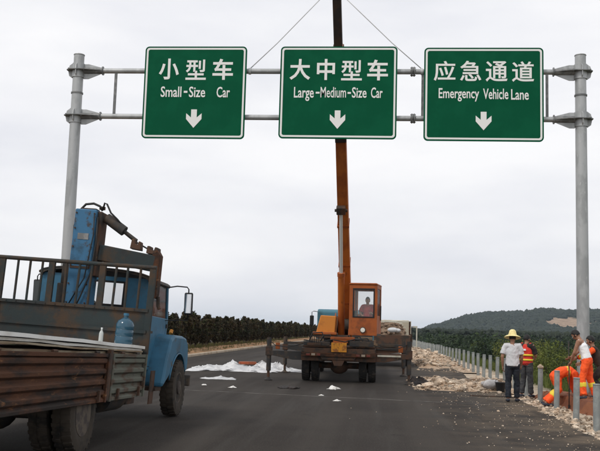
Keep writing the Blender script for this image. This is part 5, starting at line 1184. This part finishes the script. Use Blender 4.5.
person('dark-haired man in red safety vest standing beside the straw hat man', (p.x, p.y, 0), R(-38),
       stand(look=(.25,1,-.25), head=(.0,.035,1.53), neck=(0,.0,1.405), elR=(.23,.08,1.10), wrR=(.12,.26,1.04), elL=(-.24,-.03,1.10), wrL=(-.23,.08,.88), anL=(-.12,-.05,.085), toL=(-.15,.10,.03), anR=(.09,.08,.085), toR=(.11,.23,.03)),
       top='cloth_dark', vest='vest_red', legs='trouser_grey', sleeve=.8)
# white vest worker: faces left and away, leaning over
zb = bank_top(4.90, 20.95)
person('worker in white sleeveless vest and orange trousers standing on the soil bank', (4.93, 20.95, zb-.01), R(62),
       stand(pelvis=(0,-.02,.90), waist=(0,.02,1.04), chest=(0,.09,1.21), neck=(0,.15,1.375), head=(0,.235,1.47), look=(0,1,-.9), shL=(-.185,.13,1.32), shR=(.185,.13,1.32),
             elL=(-.20,.22,1.06), elR=(.19,.24,1.08), wrL=(-.07,.33,.86), wrR=(.03,.36,.96), hipL=(-.09,-.02,.88), hipR=(.09,-.02,.88),
             knL=(-.14,.06,.49), knR=(.12,-.04,.48), anL=(-.16,.02,.085), anR=(.17,-.16,.085), toL=(-.17,.17,.03), toR=(.22,-.02,.03), palmL=(.4,.9,0), palmR=(-.4,.9,0)),
       top='tank_white', tank=True, legs='coverall', leg_stripe=True)
t = thing('digging_bar', 'long dark steel bar held upright by the white vest worker', 'bar', (4.565, 21.12, bank_top(4.565, 21.12)))
MB().tube([(0,0,-.02),(.01,0,.6),(.0,-.01,1.58)], .014, 8).build('shaft', 'dark_steel', t, smooth=True); MB().prism([(-.02,-.04),(.02,-.04),(.022,.10),(-.022,.10)], 'y', -.018, .018).build('chisel_tip', 'dark_steel', t)
# bending worker: faces right, doubled over
zb2 = bank_top(4.22, 21.55)
bend = person('worker in orange coverall doubled over beside the gantry footing', (4.24, 21.55, max(zb2, -.03)), R(-84),
       stand(pelvis=(0,.12,.66), waist=(0,.24,.74), chest=(0,.40,.76), neck=(0,.54,.70), head=(0,.64,.63), look=(0,.3,-1),
             shL=(-.18,.47,.72), shR=(.18,.47,.72), elL=(-.22,.52,.44), elR=(.22,.50,.45), wrL=(-.16,.62,.23), wrR=(.16,.60,.25), hipL=(-.09,.10,.64), hipR=(.09,.10,.64),
             knL=(-.15,.22,.36), knR=(.14,.12,.36), anL=(-.17,-.10,.085), anR=(.16,-.16,.085), toL=(-.20,.05,.03), toR=(.19,-.01,.03)),
       top='coverall', sleeve=1.85, legs='coverall', leg_stripe=True)
bend.scale = (1.1, 1.1, 1.1)
zb3 = bank_top(5.28, 21.3)
person('dark-clothed worker with orange sleeve reaching in from the right edge', (5.30, 21.35, zb3), R(75),
       stand(pelvis=(0,-.10,.74), waist=(0,-.02,.87), chest=(0,.06,1.02), neck=(0,.12,1.19), head=(0,.17,1.32), look=(0,1,-.4), shL=(-.185,.08,1.14), shR=(.185,.08,1.14),
             elL=(-.20,.26,1.00), elR=(.22,.20,.90), wrL=(-.16,.46,.92), wrR=(.15,.40,.80), hipL=(-.09,-.10,.72), hipR=(.09,-.10,.72), knL=(-.13,.12,.42), knR=(.13,.10,.42), anL=(-.13,-.10,.085), anR=(.14,-.14,.085), toL=(-.15,.05,.03), toR=(.17,.01,.03)),
       top='coverall_dark', sleeve=1.9, legs='cloth_dark', sleeve_mat='coverall')
person('crane operator in red shirt seated in the orange cab', tuple(CO+Vector((.87, 1.40, 1.92))), R(180),
       dict(pelvis=(0,0,.10), waist=(0,.0,.24), chest=(0,.02,.43), neck=(0,.03,.60), head=(0,.05,.735), look=(.2,1,-.1), shL=(-.18,.02,.545), shR=(.18,.02,.545), elL=(-.24,.12,.29), elR=(.25,.10,.29),
            wrL=(-.15,.34,.30), wrR=(.20,.32,.24), hipL=(-.09,.03,.09), hipR=(.09,.03,.09), knL=(-.12,.42,.06), knR=(.12,.42,.06), anL=(-.12,.45,-.28), anR=(.12,.45,-.28), toL=(-.12,.52,-.35), toR=(.12,.52,-.35)),
       top='shirt_red', sleeve=.75, legs='trouser_grey')

# ------------------------------------------------------------------ haze in the air
hzm = bpy.data.materials.new('haze'); hzm.use_nodes = True; n = hzm.node_tree.nodes; n.clear()
ho = n.new('ShaderNodeOutputMaterial'); pv = n.new('ShaderNodeVolumePrincipled'); pv.inputs['Color'].default_value = (.72, .86, 1, 1); pv.inputs['Density'].default_value = .000085; pv.inputs['Anisotropy'].default_value = 0
hzm.node_tree.links.new(pv.outputs['Volume'], ho.inputs['Volume'])
hz = MB().box(-6500, 6500, -300, 9500, -14, 110).build('haze', hzm); tag(hz, 'thin pale haze in the air over the plain', 'haze', kind='stuff')
